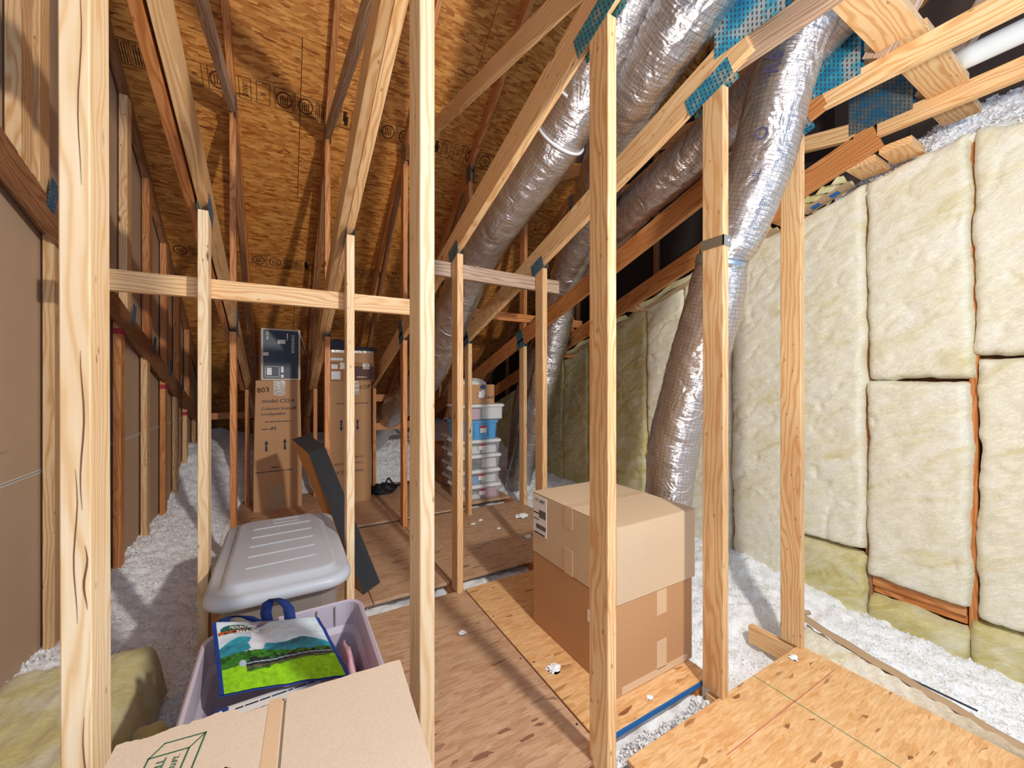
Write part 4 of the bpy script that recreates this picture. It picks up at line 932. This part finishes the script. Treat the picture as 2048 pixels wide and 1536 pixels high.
def strap(pts, wd):
    V = []; nrm = Vector((.55, -.2, 0)).normalized()
    for p in pts: p = Vector(p); V += [p - nrm * wd / 2, p + nrm * wd / 2]
    me = mesh(V, [(2 * i, 2 * i + 1, 2 * i + 3, 2 * i + 2) for i in range(len(pts) - 1)]); o = link('bag_handle', me, M['blue_strap'], bagr, None, True)
    md = o.modifiers.new('s', 'SOLIDIFY'); md.thickness = .003
    return o
strap([(-.045, 1.58, .455), (-.05, 1.60, .475), (-.045, 1.61, .50), (-.025, 1.60, .513), (.0, 1.57, .513), (.018, 1.54, .50), (.022, 1.51, .48), (.022, 1.49, .455)], .035)
strap([(-.17, 1.60, .45), (-.165, 1.60, .485), (-.14, 1.595, .492), (-.10, 1.58, .485), (-.07, 1.56, .47)], .035)
# ------------------------------------------------------------------ near moving box
N_ = empty('moving_box', (-.022, .665, .36), 'pale cardboard moving box with a green box outline print, nearest the camera', 'box', rz=math.radians(-3.5))
hx, hy = .228, .205
link('box_body', bbox_mesh(hx * 2, hy * 2, .305, bev=.003, center=False), M['card_pale'], N_, wm(N_))
def flap(x0, x1, seed, lift=0):
    n = 60; top = []
    for i in range(n + 1):
        x = x0 + (x1 - x0) * i / n; e = .003 * math.sin(i * .35 + seed) + .002 * random.random() - .016 * max(0, min(1, (i - 40) / 4)) * (seed == 1) + .006 * (seed == 1 and 24 < i < 36)
        top.append((x, hy + .004 + e * (1 if seed == 1 else .25), 0))
    bot = [(x1, -hy, 0), (x0, -hy, 0)]
    P = top + bot; z0 = .306; z1 = .310
    V = [(a, b, z0 + lift) for a, b, c in P] + [(a, b, z1 + lift) for a, b, c in P]; m = len(P)
    F = [tuple(range(m)), tuple(range(2 * m - 1, m - 1, -1))] + [(i, i + m, (i + 1) % m + m, (i + 1) % m) for i in range(m)]
    return link('box_flap', mesh(V, F), M['card_pale'], N_, wm(N_))
flap(-hx, .012, 1); flap(.0165, hx, 2)
lbox('tape_strip', N_, (-.012, -hy, .3102), (.010, hy, .3108), M['tape'], bev=0)
def barline(parent, pts, wd, z, mat, mw):
    V = []; F = []
    for a, b in pts:
        a = Vector(a); b = Vector(b); d = (b - a).normalized(); p = Vector((-d.y, d.x)) * wd / 2; k = len(V)
        a = a - d * wd / 2; b = b + d * wd / 2
        V += [(*(a - p), z), (*(b - p), z), (*(b + p), z), (*(a + p), z)]; F.append((k, k + 1, k + 2, k + 3))
    return link('outline_print', mesh(V, F), M[mat], parent, mw)
pm = wm(N_) @ Matrix.Translation((-.150, .115, .3107)) @ Matrix.Rotation(math.radians(-4), 4, 'Z') @ Matrix.Diagonal((.8, .8, 1, 1))
q = [(-.03, -.05), (.035, -.05), (.035, .05), (-.03, .05)]; o2 = (.018, .035)
E = [(q[0], q[1]), (q[1], q[2]), (q[2], q[3]), (q[3], q[0])]
E += [(q[3], (q[3][0] + .016, q[3][1] + .03)), ((q[3][0] + .016, q[3][1] + .03), (q[2][0] + .02, q[2][1] + .03)), ((q[2][0] + .02, q[2][1] + .03), q[2]), ((q[2][0] + .02, q[2][1] + .03), (q[1][0] + .02, q[1][1] + .02)), ((q[1][0] + .02, q[1][1] + .02), q[1])]
barline(N_, E, .003, .0, 'ink_green', pm)
text('box_print', 'SMALL', .020, pm @ Matrix.Translation((.002, -.018, .0003)) @ Matrix.Rotation(math.pi / 2, 4, 'Z'), M['ink_green'], N_)
text('box_print', '1.5 CU.FT.', .013, pm @ Matrix.Translation((.024, -.018, .0003)) @ Matrix.Rotation(math.pi / 2, 4, 'Z'), M['ink_green'], N_)
barline(N_, [((-.03, -.06), (-.005, -.04)), ((-.005, -.04), (.02, -.06))], .003, 0, 'ink_black', wm(N_) @ Matrix.Translation((-.055, .125, .3107)))
NL = empty('moving_box', (-.02, .66, .052), 'lower cardboard box hidden under the nearest pale box', 'box', rz=math.radians(-2))
link('box_body', bbox_mesh(.44, .39, .305, bev=.003, center=False), M['card'], NL, wm(NL))
pl_ = empty('floor_plank', (0, .62, 0), 'low wooden plank carrying the nearest boxes', 'plank')
box('plank', (-.33, .42, 0.0), (.42, .86, .05), M['pine'], pl_)
